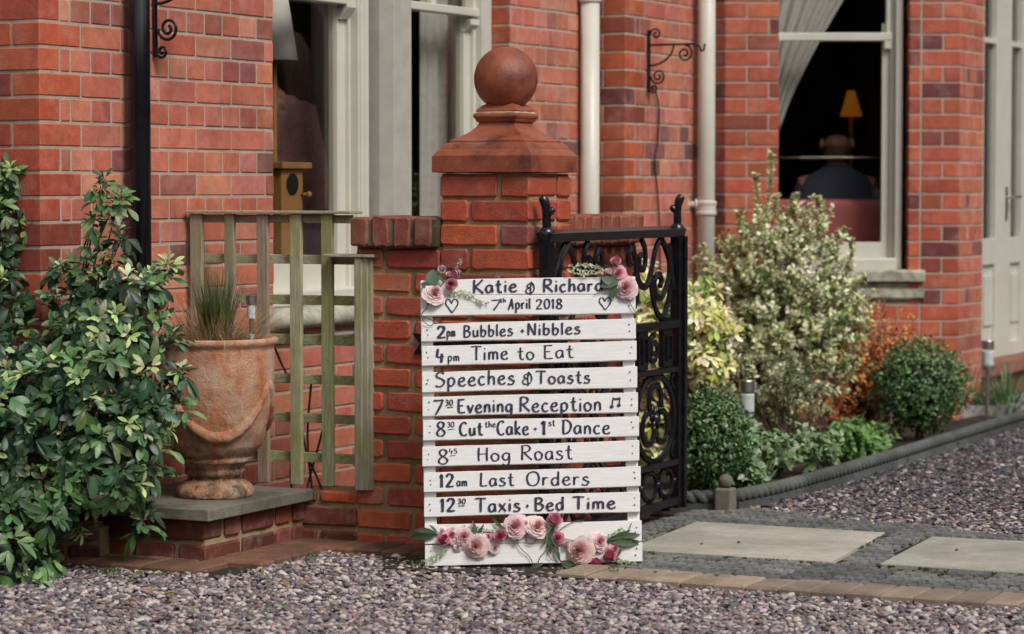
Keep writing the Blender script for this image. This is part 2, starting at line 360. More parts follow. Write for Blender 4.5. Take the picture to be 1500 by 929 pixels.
def lay(P, u0, u1, z0, z1, pal, bond='english', holes=(), ends=(0, 0), out=None, jointw=.0105, bh=.0735, mat=None, jit=0, L=.230, off=0.0, depth=.05, phase=0, par0=0):
    """ends: left 1 = the neighbouring face owns the corner bricks; right 1 = this face owns them. par0 flips the corner parity"""
    mat = mat or M['brick']; res = []; SB = L-.008; HBk = L/2-.008
    k0 = math.floor((z0-P.z0)/P.c); k1 = math.ceil((z1-P.z0)/P.c)
    for k in range(k0, k1):
        za = P.z0+k*P.c+jointw/2; zb = za+bh
        if zb < z0+.02 or za > z1-.02: continue
        za2 = max(za, z0); zb2 = min(zb, z1); ev = (k+par0) % 2 == 0
        a, b = u0, u1; own = None
        if ends[1]:
            cw_ = HBk if ev else SB; own = (u1-cw_, u1+(.005 if jit else .003), SB if ev else HBk); b = u1-cw_-jointw/2
        if ends[0]: a = u0+(SB if ev else HBk)+jointw/2
        row = []; u = a
        if bond == 'english':
            if k % 2 == 0: seq = [L]; first = []
            else: seq = [L/2]; first = [L/4] if ends[0] else [L/2, L/4]
        elif bond == 'flemish':
            seq = [L, L/2]; first = [] if ev else [L/2]
            if not ev and not ends[0]: seq = [L, L/2]
        else:
            seq = [L]; first = [] if k % 2 == 0 else [L/2]
        i = 0
        if phase: first = [phase*(1+(k % 2))/2]+first
        while u < b-.012:
            wd = first[i] if i < len(first) else seq[(i-len(first)) % len(seq)]
            i += 1; ue = min(u+wd, b)
            if b-ue < .045: ue = b
            row.append((u, ue)); u = ue
        bricks = [(ua+jointw/2 if (ua > a+1e-4 or ends[0]) else ua, ub-jointw/2 if (ub < b-1e-4 or ends[1]) else ub, depth) for ua, ub in row]
        if own: bricks.append(own)
        for (ua, ub, dep) in bricks:
            segs = [(ua, ub)]
            for (h0, h1, g0, g1) in holes:
                if za2+.03 > g1 or zb2-.03 < g0: continue
                ns = []
                for (p, q) in segs:
                    if q <= h0 or p >= h1: ns.append((p, q)); continue
                    if p < h0-.012: ns.append((p, h0))
                    if q > h1+.012: ns.append((h1, q))
                segs = ns
            for (p, q) in segs:
                if q-p < .012: continue
                col = vary(R.choice(pal)); rec = brickmesh(round((q-p)/.002)*.002, zb2-za2, dep, R.randrange(4), mat, jit)
                Mx = P.mat(p, za2, off+(.006 if jit else .0032)+R.uniform(-.001, .001)*(2.5 if jit else 1))
                if jit: Mx = Mx @ Matrix.Rotation(R.uniform(-.009, .009), 4, 'Y')
                ctr = P.pt((p+q)/2, (za2+zb2)/2)
                dv = ctr-CP; D = dv.length; area = (q-p)*(zb2-za2)*abs(dv.normalized().dot(P.n))/D/D
                if dep > .06: area *= 1.6
                px = 750+FPX*ctr.x/ctr.y; py = 275-FPX*(ctr.z-CH)/ctr.y
                if not(-60 < px < 1560 and -60 < py < 990): area *= .01
                res.append((area, rec, Mx, col))
    return res
def core(P, name, u0, u1, z0, z1, holes, mat, parent, thick=.09):
    mb = MB(); us = sorted({u0, u1, *[h for x in holes for h in x[:2]]}); zs = sorted({z0, z1, *[h for x in holes for h in x[2:]]})
    us = [u for u in us if u0 <= u <= u1]; zs = [z for z in zs if z0 <= z <= z1]
    for i in range(len(us)-1):
        for j in range(len(zs)-1):
            cu = (us[i]+us[i+1])/2; cz = (zs[j]+zs[j+1])/2
            if any(h[0] < cu < h[1] and h[2] < cz < h[3] for h in holes): continue
            pbox(mb, P, us[i], us[i+1], zs[j], zs[j+1], -.001, thick)
    return mb.obj(name, mat, parent)

# ================================================================== GROUND
def sheet(name, pts, mat, z, label=None, kind='structure', sub=0):
    mb = MB(); mb.add([(p[0], p[1], z) for p in pts], [tuple(range(len(pts)))]); o = mb.obj(name, mat); tag(o, kind=kind); return o
mb = MB(); mb.add([(-150, -150, -.03), (150, -150, -.03), (150, 150, -.03), (-150, 150, -.03)], [(0, 1, 2, 3)])
tag(mb.obj('ground', M['gravel']), kind='structure')

# ================================================================== HOUSE
TH = 62.4
A = Plane((-1.575, 8.90), TH)                                   # long wall receding to the right
house = thing('brick_house', (0, 12, 0), 'large red brick house with cream sash windows behind the garden wall', 'house')
def wallpart(P, label, u0, u1, z0, z1, pal, holes=(), top=6.0, bond='english', ends=(0, 0), brickz=2.45, phase=0, cu=(0, 0)):
    c = core(P, 'wall', u0+cu[0], u1-cu[1], z0, top, holes, M['mortar'], house)
    if label: c['label'] = label
    for (ar, rec, Mx, col) in lay(P, u0, u1, z0, brickz, pal, bond, holes, ends, phase=phase):
        HB.append((ar, c, rec, Mx, col))
    return c
uL = A.u(400); uR = A.u(748)
zS = A.z(470, 478)                                               # underside of the stone sill
uP = A.u(860)
wA = wallpart(A, 'long wall with the bay window receding to the right', 0, uP, -.03, 2.45, PAL_A, holes=[(uL, uR, zS, 6.5)], ends=(1, 0))
# face to the left of the corner (seen at the left edge)
Bc = Plane((A.p - V((math.cos(math.radians(TH-90)), math.sin(math.radians(TH-90)), 0))*1.5)[:2], TH-90)
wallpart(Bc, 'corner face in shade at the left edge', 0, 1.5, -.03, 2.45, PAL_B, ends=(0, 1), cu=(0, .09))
# step out behind the first cream pipe, then second long face
q915 = at(915, 275, 12.55)
C = Plane((q915.x, q915.y), TH)
stepw = .225
Bs = Plane((q915-V((math.cos(math.radians(TH-90)), math.sin(math.radians(TH-90)), 0))*stepw)[:2], TH-90)
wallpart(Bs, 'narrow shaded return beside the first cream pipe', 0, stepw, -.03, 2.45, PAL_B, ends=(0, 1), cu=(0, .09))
uC = C.u(1046)
wallpart(C, 'second long face carrying the hanging bracket', 0, uC, -.03, 2.45, PAL_A, ends=(1, 0))
# frontal bay
q1062 = at(1062, 275, 14.1)
D = Plane((q1062.x, q1062.y), 0)
Ds = Plane((q1062-V((math.cos(math.radians(-30)), math.sin(math.radians(-30)), 0))*.14)[:2], -30)
wallpart(Ds, None, 0, .14, -.03, 2.45, PAL_B[-4:], bond='stretcher')  # darkest tints only: the strip's shade is put into its bricks
uD1 = D.u(1140); uD2 = D.u(1320+11); uDe = D.u(1405)
zD = D.z(1250, 441)
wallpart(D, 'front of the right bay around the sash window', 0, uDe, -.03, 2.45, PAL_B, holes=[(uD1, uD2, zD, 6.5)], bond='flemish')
q1405 = D.pt(uDe, 0)
E = Plane((q1405.x, q1405.y), TH)
uE = E.u(1439)
wallpart(E, 'slanted end of the right bay', 0, uE, -.03, 2.45, PAL_A, bond='english')
J1 = Plane(A.pt(uR, 0, -.112)[:2], TH-90); wallpart(J1, None, 0, .108, -.03, 2.45, PAL_B[4:], bond='stretcher', cu=(0, .006))  # most bright tints dropped, so the reveal's shade sits in the colour
J2 = Plane(D.pt(uD2, 0, -.16)[:2], -90); wallpart(J2, None, 0, .155, -.03, 2.45, PAL_B[4:], bond='stretcher', cu=(0, .006))  # same darker pick, reveal shade put into the brick colour
HB.sort(key=lambda x: -x[0])
joined = {}
for i, (ar, c, rec, Mx, col) in enumerate(HB):
    if i < 295: place('brick', rec[0], Mx, c, col)
    else: joined.setdefault(c.name, (c, MB()))[1].add([Mx @ V(v) for v in rec[1].v], rec[1].f, col)
for c, mb in joined.values():
    o = mb.obj('brick', M['brick_t'], c, colored=True); o['kind'] = 'stuff'

# ---- long wall windows
WZ0 = A.z(500, 446); WZ1 = 3.2
win = MB(); u0 = A.u(541, -.10); 
def member(P, pxa, pxb, off, z0, z1, depth=.06, par_=None, name='window_frame', mat=None, bev=.004):
    mb = MB(); pbox(mb, P, P.u(pxa, off), P.u(pxb, off), z0, z1, off, depth); return mb.obj(name, mat or M['cream'], par_, bevel=bev)
w1 = member(A, 526, 541.5, -.085, WZ0, WZ1, .10, house, 'window', bev=.006); w1['label'] = 'left sash of the bay window with a lampshade behind'
member(A, 529, 532, -.079, WZ0, WZ1, .02, w1, 'moulding', bev=.002); member(A, 535.5, 537.5, -.080, WZ0, WZ1, .02, w1, 'moulding', bev=.001)
member(A, 512, 526, -.125, WZ0+.02, WZ1, .06, w1, 'pulley_stile')
member(A, 495, 512, -.145, WZ0+.08, A.z(510, 8, -.145)+.06, .045, w1, 'sash_stile')
mb = MB(); ua = uL-.05; ub = A.u(512, -.145)
pbox(mb, A, ua, ub, WZ0+.055, A.z(450, 384, -.145), -.1451, .043); mb.obj('sash_rail', M['cream'], w1, bevel=.004)
mb = MB(); pbox(mb, A, ua, A.u(526, -.11), A.z(500, 6, -.11), A.z(500, 6, -.11)+.06, -.10, .06); mb.obj('meeting_rail', M['cream'], w1, bevel=.005)
mb = MB()
for k in range(7):
    t = k/6; pbox(mb, A, A.u(508, -.102), A.u(524, -.102), A.z(516, 8+(18*t)*.9, -.1)-.01, A.z(516, 8+(15*t)*.5, -.1)-.005+.01, -.098-.03*t, .02)
mb.obj('sash_horn', M['cream'], w1)
mb = MB(); pbox(mb, A, ua, A.u(497, -.165), WZ0+.05, WZ1, -.165, .004); mb.obj('pane', M['glass'], w1)
mb = MB(); pbox(mb, A, uL, A.u(541, -.07), WZ0-.0, WZ0+.062, -.05, .13); mb.obj('timber_sill', M['cream'], w1, bevel=.008)
mb = MB(); pbox(mb, A, uL-.06, uL+.02, WZ0+.062, WZ1, -.105, .08); mb.obj('pulley_stile', M['cream'], w1)
# stone mullion with chamfer
um = A.u(578, .0); um2 = A.u(600, 0); um0 = A.u(541.5, -.115)
mb = MB(); zz0, zz1 = WZ0+.001, WZ1
chp = [(um, 0), (um2, 0), (um2, -.16), (um0+.002, -.16), (um0+.002, -.052)]
ub_ = A.u(558, -.052)
chp = [(um, 0), (um2+.02, 0), (um2+.02, -.2), (ub_, -.2), (ub_, -.058)]
mb.add([A.pt(u, z, o) for z in (zz0, zz1) for u, o in chp], [(0, 1, 2, 3, 4), (9, 8, 7, 6, 5), (0, 5, 6, 1), (1, 6, 7, 2), (2, 7, 8, 3), (3, 8, 9, 4), (4, 9, 5, 0)])
mb.obj('stone_mullion', M['stone_l'], house, bevel=.004)
# second sash
w2 = member(A, 707, 720.5, -.095, WZ0, WZ1, .10, house, 'window', bev=.005); w2['label'] = 'right sash of the bay window with a grey curtain'
member(A, 710, 713, -.089, WZ0, WZ1, .02, w2, 'moulding', bev=.002)
member(A, 694, 707, -.13, WZ0+.02, WZ1, .06, w2, 'pulley_stile'); member(A, 680, 694, -.15, WZ0+.08, 2.03, .045, w2, 'sash_stile')
ua = um2+.01
mb = MB(); pbox(mb, A, ua, A.u(703, -.12), A.z(690, 24, -.12), A.z(690, 12, -.12), -.112, .06); mb.obj('meeting_rail', M['cream'], w2, bevel=.005)
mb = MB(); pbox(mb, A, ua, A.u(694, -.15), WZ0+.055, WZ0+.14, -.1501, .043); mb.obj('sash_rail', M['cream'], w2, bevel=.004)
mb = MB(); pbox(mb, A, A.u(632, -.15), A.u(639, -.15), 2.02, WZ1, -.15, .03); mb.obj('glazing_bar', M['cream'], w2)
mb = MB()
for k in range(6):
    t = k/5; pbox(mb, A, A.u(690, -.114), A.u(703, -.114), 1.95-.006*k+.01, 1.985-.008*k, -.114-.006*k, .02)
mb.obj('sash_horn', M['cream'], w2)
mb = MB(); pbox(mb, A, ua, A.u(682, -.17), WZ0+.05, WZ1, -.17, .004); mb.obj('pane', M['glass'], w2)
mb = MB(); pbox(mb, A, ua, A.u(720, -.07), WZ0, WZ0+.062, -.05, .13); mb.obj('timber_sill', M['cream'], w2, bevel=.008)
# stone sill (rounded, hollowed below)
mb = MB(); prof = [(-.12, 0), (.02, 0), (.05, -.018), (.062, -.045), (.055, -.070), (.03, -.082), (.0, -.084), (-.0, -.105), (.02, -.11), (.02, -.125), (-.08, -.125)]
N = len(prof); NS = 30; L0, L1 = uL-.04, uR+.04; vs = []
for i in range(NS+1):
    for (o, z) in prof:
        vs.append(A.pt(L0+(L1-L0)*i/NS, WZ0+z+R.uniform(-.0025, .0025), o+R.uniform(-.004, .004)))
mb.add(vs, [(i*N+k, i*N+(k+1) % N, (i+1)*N+(k+1) % N, (i+1)*N+k) for i in range(NS) for k in range(N)]+[tuple(range(N-1, -1, -1)), tuple(NS*N+k for k in range(N))])
mb.obj('stone_sill', M['sill'], house, smooth=True)
# room behind
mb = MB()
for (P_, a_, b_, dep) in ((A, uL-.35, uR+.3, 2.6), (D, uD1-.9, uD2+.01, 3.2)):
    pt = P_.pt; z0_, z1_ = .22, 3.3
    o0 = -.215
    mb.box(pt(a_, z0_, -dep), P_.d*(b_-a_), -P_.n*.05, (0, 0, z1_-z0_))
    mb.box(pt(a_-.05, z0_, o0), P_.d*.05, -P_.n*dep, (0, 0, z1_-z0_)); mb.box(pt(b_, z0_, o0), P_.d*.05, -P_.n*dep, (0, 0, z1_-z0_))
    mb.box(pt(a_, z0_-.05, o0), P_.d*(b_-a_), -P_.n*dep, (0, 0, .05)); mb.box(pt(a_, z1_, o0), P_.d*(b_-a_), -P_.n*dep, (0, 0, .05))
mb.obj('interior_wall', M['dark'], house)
def curtain(name, f, n, zt, zb, mat, label, m=14, amp=.02, fr=None):
    mb = MB(); vs = []
    for j in range(m+1):
        for i in range(n+1): vs.append(f(i/n, j/m))
    mb.add(vs, [(j*(n+1)+i, j*(n+1)+i+1, (j+1)*(n+1)+i+1, (j+1)*(n+1)+i) for j in range(m) for i in range(n)])
    o = mb.obj(name, mat, None, smooth=True); so = o.modifiers.new('thick', 'SOLIDIFY'); so.thickness = .004
    return tag(o, label, 'curtain')
def cf(a, b, off, zt, zb, amp, waves, ph=0):
    def f(s, t):
        wv = math.sin(s*waves*2*PI+ph)+.4*math.sin(s*waves*4.3*PI+1+t*1.5)
        return A.pt(a+(b-a)*s, zt+(zb-zt)*t, off+amp*wv)
    return f
curtain('curtain', cf(A.u(612, -.30), A.u(664, -.30), -.30, 3.1, .35, .022, 3.5), 60, 3.1, .3, M['curtain'], 'pale grey curtain hanging in folds behind the right sash of the bay window')
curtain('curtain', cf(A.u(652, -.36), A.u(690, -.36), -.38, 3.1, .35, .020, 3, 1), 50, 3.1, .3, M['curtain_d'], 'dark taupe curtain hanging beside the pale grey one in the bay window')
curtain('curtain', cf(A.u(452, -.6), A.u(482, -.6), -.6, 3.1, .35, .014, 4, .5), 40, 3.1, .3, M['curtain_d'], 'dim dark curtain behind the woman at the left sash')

# ---- right bay window
zs1 = D.z(1250, 392); ZT = 3.2
w3 = member(D, 1311, 1321.5, -.06, zs1-.01, ZT, .12, house, 'window', bev=.006); w3['label'] = 'sash window of the right bay with a red sofa behind'
member(D, 1303, 1311.5, -.10, zs1, ZT, .06, w3, 'pulley_stile'); zr = D.z(1230, 60)
member(D, 1291, 1303, -.12, zs1+.02, zr+.1, .045, w3, 'sash_stile')
ua = uD1-.02
mb = MB(); pbox(mb, D, ua, D.u(1303, -.12), D.z(1200, 378, -.12), D.z(1200, 355, -.12), -.1201, .043); mb.obj('sash_rail', M['cream'], w3, bevel=.004)
mb = MB(); pbox(mb, D, ua, D.u(1306, -.09), D.z(1200, 60, -.09), D.z(1200, 48, -.09), -.085, .06); mb.obj('meeting_rail', M['cream'], w3, bevel=.005)
mb = MB(); pbox(mb, D, D.u(1294, -.08), D.u(1306, -.08), D.z(1300, 72, -.08), D.z(1300, 59, -.08), -.088, .05); mb.obj('sash_horn', M['cream'], w3, bevel=.006)
member(D, 1297, 1303, -.092, zr, ZT, .05, w3, 'sash_stile')
mb = MB(); pbox(mb, D, ua, D.u(1294, -.14), zs1, ZT, -.14, .004); mb.obj('pane', M['glass'], w3)
mb = MB(); pbox(mb, D, ua, D.u(1314, -.05), zs1-.03, D.z(1200, 378, -.05), -.035, .12); mb.obj('timber_sill', M['cream'], w3, bevel=.01)
mb = MB(); prof = [(-.14, 0), (.03, .0), (.045, -.01), (.045, -.058), (.0, -.062), (-.0, -.095), (.018, -.10), (.024, -.145), (.012, -.16), (-.08, -.16)]
N = len(prof); NS = 26; L0, L1 = uD1-.08, D.u(1356, .04); vs = []; zt = D.z(1300, 396, .04)
for i in range(NS+1):
    for (o, z) in prof: vs.append(D.pt(L0+(L1-L0)*i/NS, zt+z+R.uniform(-.002, .002), o+R.uniform(-.003, .003)))
mb.add(vs, [(i*N+k, i*N+(k+1) % N, (i+1)*N+(k+1) % N, (i+1)*N+k) for i in range(NS) for k in range(N)]+[tuple(range(N-1, -1, -1)), tuple(NS*N+k for k in range(N))])
mb.obj('stone_sill', M['sill'], house)
def cf2(s, t):      # tied-back curtain falling away to the left
    zt_, zb_ = 2.35, 1.55; z = zt_+(zb_-zt_)*t
    edge = D.u(1140, -.3)+(1-t)**1.25*.40*(1)+.01; a_ = D.u(1118, -.3)-.05
    return D.pt(a_+(edge-a_)*s, z, -.30+.014*math.sin(s*7*2*PI)*(1-.3*t))
curtain('curtain', cf2, 80, 0, 0, M['curtain'], 'grey striped curtain drawn back to the left in the right bay window')
# ---- glazed doors
F = Plane((E.pt(uE-.02, 0, -.10))[:2], TH)
dr = MB(); z_b = F.z(1470, 522); z_t = 3.0; 
def fb(pa, pb, z0, z1, off, dep): pbox(dr, F, F.u(pa, off), F.u(pb, off), z0, z1, off, dep)
zg0 = F.z(1450, 350)
for (pa, pb) in ((1437, 1441), (1459, 1481), (1496.5, 1530)):
    fb(pa, pb, z_b, z_t, 0, .05)
door = dr.obj('door', M['cream'], house, bevel=.004); door['label'] = 'cream glazed doors with panels below'
dr = MB()
for (pa, pb) in ((1441, 1459), (1481, 1496.5)): 
    for (za, zb_) in ((z_b, F.z(1450, 505)), (F.z(1450, 388), zg0)): fb(pa-.5, pb+.5, za, zb_, -.001, .045)
dr.obj('door_rail', M['cream'], door, bevel=.003)
for (pa, pb) in ((1441, 1459), (1481, 1496.5)):
    dr = MB(); fb(pa-.5, pb+.5, F.z(1450, 508), F.z(1450, 385), -.022, .02); fb(pa+3, pb-3, F.z(1450, 478), F.z(1450, 404), -.010, .02); dr.obj('door_panel', M['cream'], door, bevel=.006)
    dr = MB(); fb(pa-1, pb+1, zg0-.01, z_t, -.03, .004); dr.obj('pane', M['glass'], door)
    dr = MB(); fb(pa-.5, pb+.5, F.z(1450, 63), F.z(1450, 55), -.004, .04); dr.obj('glazing_bar', M['cream'], door, bevel=.002)
mb = MB(); hu = F.u(1479, .02); hz = F.z(1479, 289)
mb.tube([F.pt(hu, hz, 0), F.pt(hu, hz, .05), F.pt(hu+.11, hz+.005, .055)], .007, 8); mb.box(F.pt(hu-.02, hz-.13, .0015), F.d*.035, -F.n*-.004, (0, 0, .19)); mb.obj('door_handle', M['steel'], door, smooth=False)
mb = MB(); fu0, fu1 = -.02, 2.5
pbox(mb, F, fu0-.02, fu1, z_b-.085, z_b-.002, .10, .4); mb.obj('door_step', M['redstep'], house, bevel=.012)
mb = MB(); pbox(mb, F, fu0-.02, fu1, -.03, z_b-.09, .055, .3); mb.obj('step_riser', M['redpave'], house)
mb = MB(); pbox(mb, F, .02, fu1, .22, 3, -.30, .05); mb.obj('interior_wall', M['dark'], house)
mb = MB(); pbox(mb, F, .0, 2.6, 3.0, 6, -.02, .1); mb.obj('wall', M['mortar'], house)

# ---- pipes
def pipe(name, px, off, dia, P, z0, z1, mat, label, collars=(), group=None):
    c = P.pt(P.u(px, off), 0, off); r = dia/2
    e = thing(name, c, label, 'drainpipe')
    mb = MB(); mb.lathe(c, [(r, z0), (r, z1)], 28); o = mb.obj('pipe', mat, e, smooth=True); o.data.polygons.foreach_set('use_smooth', [len(p.vertices) == 4 for p in o.data.polygons])
    for z, h, k in collars:
        mb = MB(); mb.lathe(c, [(r*1.02, z), (r*k, z+.006), (r*k, z+h*.25), (r*(k-.08), z+h*.3), (r*(k-.08), z+h*.7), (r*k, z+h*.75), (r*k, z+h-.006), (r*1.02, z+h)], 28)
        o = mb.obj('collar', mat, e); 
    return e, c
pipe('downpipe', 205, .060, .078, A, -.02, 3.2, M['blackpipe'], 'glossy black downpipe on the left house wall', [(.25, .08, 1.2)])
e, c = pipe('downpipe', 864, .055, .089, A, -.02, 2.06+.05, M['cream'], 'cream downpipe beside the ball topped gate pier', [(A.z(864, 7), .14, 1.18)])
e, c = pipe('downpipe', 1034.5, .07, .086, C, -.02, 3.2, M['cream'], 'cream downpipe with a bracket, left of the right bay window', [(C.z(1034, 316, .07), .075, 1.22)])
mb = MB(); zc = C.z(1020, 300, .07)
tipv = V((-1, .0, 0)); 
mb.tube([c+V((-.04, 0, zc)), c+V((-.085, 0, zc))], .016, 10); mb.tube([c+V((-.085, 0, zc)), c+V((-.10, 0, zc))], .030, 12); mb.tube([c+V((-.045, 0, zc)), c+V((-.055, 0, zc))], .03, 12)
for (dx, dz) in ((-.106, 0), (-.10, .022), (-.10, -.022)): mb.sphere(c+V((dx, 0, zc+dz)), .018, 8, 6)
mb.obj('pipe_bracket', M['cream'], e, smooth=True)

# ---- hanging brackets
def spiral(c, r0, r1, a0, turns, n=26):
    return [(c[0]+(r0+(r1-r0)*i/n)*math.cos(a0+turns*2*PI*i/n), c[1]+(r0+(r1-r0)*i/n)*math.sin(a0+turns*2*PI*i/n)) for i in range(n+1)]
def bracket(P, px, py0, py1, label, sc, rad=.006, g_='iron hanging brackets on the house walls'):
    u = P.u(px, .02); z1 = P.z(px, py0, .02); z0 = P.z(px, py1, .02); H = z1-z0
    def q(o, z): return P.pt(u, z, .012+o)
    e = thing('hanging_bracket', P.pt(u, z0, 0), label, 'bracket', g_)
    mb = MB(); mb.box(P.pt(u-.008, z0, .018), P.d*.016, -P.n*.008, (0, 0, H)); mb.obj('wall_bar', M['iron'], e)
    a = H*.86+z0; L = sc
    mb = MB(); mb.tube([q(0, a-.03), q(L*.6, a-.03), q(L*.95, a-.03), q(L*1.02, a-.045), q(L*1.05, a-.065), q(L*1.10, a-.06), q(L*1.12, a-.03)], rad, 6, up=P.d); mb.obj('arm', M['iron'], e)
    arc = [(.0, a-.03-L*.38)]+[(L*.50*math.sin(t*PI/2/8), a-.03-L*.38+L*.38*(1-math.cos(t*PI/2/8))) for t in range(1, 9)]
    mb = MB(); mb.tube([q(*p) for p in arc], rad*.9, 6, up=P.d); mb.obj('brace', M['iron'], e)
    def scr(c, r, a0, tn):
        mb = MB(); mb.tube([q(*p) for p in spiral(c, r, r*.18, a0, tn)], rad, 6, up=P.d, flat=.9); mb.obj('scroll', M['iron'], e)
    scr((L*.72, a-.03-L*.17), L*.16, PI/2, -1.6); scr((L*.14, z1-L*.08), L*.11, PI, -1.4); scr((L*.19, z0+H*.26), L*.15, PI, 1.7); scr((L*.10, z0+.02), L*.085, PI*.9, 1.5)
    return e
bracket(A, 231, -76, 84, 'black wrought iron hanging bracket beside the black downpipe, cut by the top edge', .30, .0065)
bracket(C, 952, 44, 136, 'rusty black hanging bracket with a cable, between the two cream pipes', .26, .0055)
mb = MB(); mb.tube([at(x, y, 12.78) for x, y in smoothline([(962, 137, 0), (966, 165, 0), (963, 210, 0), (959, 240, 0), (963, 280, 0), (966, 330, 0), (968, 420, 0)], 4) for _ in (0,)] if False else [C.pt(C.u(p.x, .015), C.z(p.x, p.y, .015), .015) for p in smoothline([(960, 134, 0), (965, 160, 0), (963, 210, 0), (959, 240, 0), (963, 280, 0), (966, 330, 0), (968, 440, 0)], 4)], .0042, 6)
tag(mb.obj('cable', M['iron'], smooth=True), 'thin black cable hanging down the wall from the rusty bracket', 'cable')

# ---- things indoors
def skinbody(name, joints, edges, mat, parent=None, sub=1):
    me = bpy.data.meshes.new(name); me.from_pydata([j[0] for j in joints], edges, []); me.materials.append(mat)
    o = bpy.data.objects.new(name, me); COL.objects.link(o); par(o, parent)
    sk = o.modifiers.new('skin', 'SKIN'); sk.use_smooth_shade = True
    for i, j in enumerate(joints):
        r = j[1]; me.skin_vertices[0].data[i].radius = (r, r) if not isinstance(r, tuple) else r
    me.skin_vertices[0].data[0].use_root = True
    s_ = o.modifiers.new('sub', 'SUBSURF'); s_.levels = sub+1; s_.render_levels = sub+1
    return o
def hand(J, Ed, root, wrist, fwd, side, dn):
    """five finger chains rooted in the palm"""
    palm = len(J); J.append((wrist+fwd*.07, (.028, .016))); Ed.append((root, palm))
    for k, (o_, l) in enumerate(((-.028, .062), (-.010, .072), (.010, .068), (.028, .054))):
        b0 = len(J); base = wrist+fwd*.09+side*o_
        J.append((base, .009)); J.append((base+fwd*l*.5+dn*.006, .008)); J.append((base+fwd*l*.9+dn*.025, .007)); Ed += [(palm, b0), (b0, b0+1), (b0+1, b0+2)]
    b0 = len(J); J.append((wrist+fwd*.035-side*.035, .010)); J.append((wrist+fwd*.07-side*.055+dn*.01, .009)); Ed += [(palm, b0), (b0, b0+1)]
def person(P, px, off, zfl, h, label, mats, pose, facing):
    u = P.u(px, off); c = P.pt(u, zfl, off); f = facing.normalized(); s_ = V((-f.y, f.x, 0)); up = V((0, 0, 1))
    e = thing('person', c, label, 'person'); k = h/1.7
    def q(fo, si, z): return c+f*fo*k+s_*si*k+up*z*k
    J = []; Ed = []
    seat = pose == 'sit'; b = -.42 if seat else 0
    hip = .95+b
    J.append((q(0, 0, hip), (.15*k, .11*k)))
    for z, r, fo in ((1.10, (.14, .10), .01), (1.28, (.17, .11), .02), (1.40, (.15, .10), .01)):
        J.append((q(fo, 0, z+b), (r[0]*k, r[1]*k))); Ed.append((len(J)-2, len(J)-1))
    ch = len(J)-1
    J.append((q(0, 0, 1.47+b), .055*k)); Ed.append((ch, ch+1)); J.append((q(.02, 0, 1.53+b), .055*k)); Ed.append((ch+1, ch+2))
    J.append((q(.035, 0, 1.60+b), (.078*k, .092*k))); Ed.append((ch+2, ch+3)); J.append((q(.02, 0, 1.665+b), (.068*k, .08*k))); Ed.append((ch+3, ch+4))
    for sg in (-1, 1):
        a = len(J); fw = f
        J.append((q(0, sg*.17, 1.40+b), .058*k)); Ed.append((ch, a))
        J.append((q(.05, sg*.23, 1.13+b), .043*k)); Ed.append((a, a+1))
        wr = q(.28, sg*.17, 1.08+b); J.append((wr, .027*k)); Ed.append((a+1, a+2))
        hand(J, Ed, a+2, wr, (f*.98-up*.1).normalized(), s_*sg*-1, V((0, 0, -1)))
    for sg in (-1, 1):
        a = len(J)
        J.append((q(.02, sg*.09, hip-.08), .09*k)); Ed.append((0, a))
        if seat: pts = [(q(.42, sg*.10, .50), .065*k), (q(.44, sg*.10, .08), .04*k), (q(.60, sg*.11, .04), .035*k)]
        else: pts = [(q(.02, sg*.10, .50), .062*k), (q(-.01, sg*.10, .08), .042*k), (q(.14, sg*.11, .03), .034*k)]
        for p_ in pts: J.append(p_); Ed.append((len(J)-2, len(J)-1))
    skinbody('body', J, Ed, mats['skin'], e)
    for sg in (-1, 1):
        mb = MB(); mb.tube(smoothline([q(0, sg*.11, 1.39+b), q(0, sg*.172, 1.32+b), q(.05, sg*.225, 1.13+b), q(.12, sg*.225, 1.105+b), q(.25, sg*.18, 1.085+b)], 4), [k*(.074-.0022*i_) for i_ in range(17)], 12)
        mb.obj('sleeve', mats['cloth'], e, smooth=True)
    mb = MB(); hc = q(.028, 0, 1.61+b)
    for sg in (-1, 1): mb.sphere(hc+f*.085*k+s_*sg*.03*k+up*.01, .011*k, 8, 6)
    mb.obj('eye', M['nail'], e, smooth=True)
    mb = MB(); mb.sphere(hc+f*.10*k-up*.012*k, .014*k, 8, 6, sc=(1, 1, 1.5)); mb.obj('nose', mats['skin'], e, smooth=True)
    mb = MB()
    for sg in (-1, 1): mb.sphere(hc-f*.005+s_*sg*.078*k, .026*k, 8, 6, sc=(.6, .6, 1.2))
    mb.obj('ear', mats['skin'], e, smooth=True)
    return e, q, b, f, s_, k
mw = {'skin': M['skin'], 'cloth': M['shawl']}
e, q, b, f, s_, k = person(A, 420, -.62, .20, 1.68, 'person in a mauve shawl standing behind the left sash, leaning forward', mw, 'stand', V((-.88, .2, 0)))
def wrap(name, rings, mat, parent, fold=0, n=40, waves=9):
    mb = MB(); vs = []
    for j, (c_, a_, b_2, ax, ay) in enumerate(rings):
        for i in range(n):
            t = 2*PI*i/n; kf = 1+fold*math.sin(waves*t+j*.35)*(j/len(rings))
            vs.append(c_+ax*math.cos(t)*a_*kf+ay*math.sin(t)*b_2*kf)
    m = len(rings)
    mb.add(vs, [(j*n+i, j*n+(i+1) % n, (j+1)*n+(i+1) % n, (j+1)*n+i) for j in range(m-1) for i in range(n)]+[tuple(range(n))])
    return mb.obj(name, mat, parent, smooth=True)
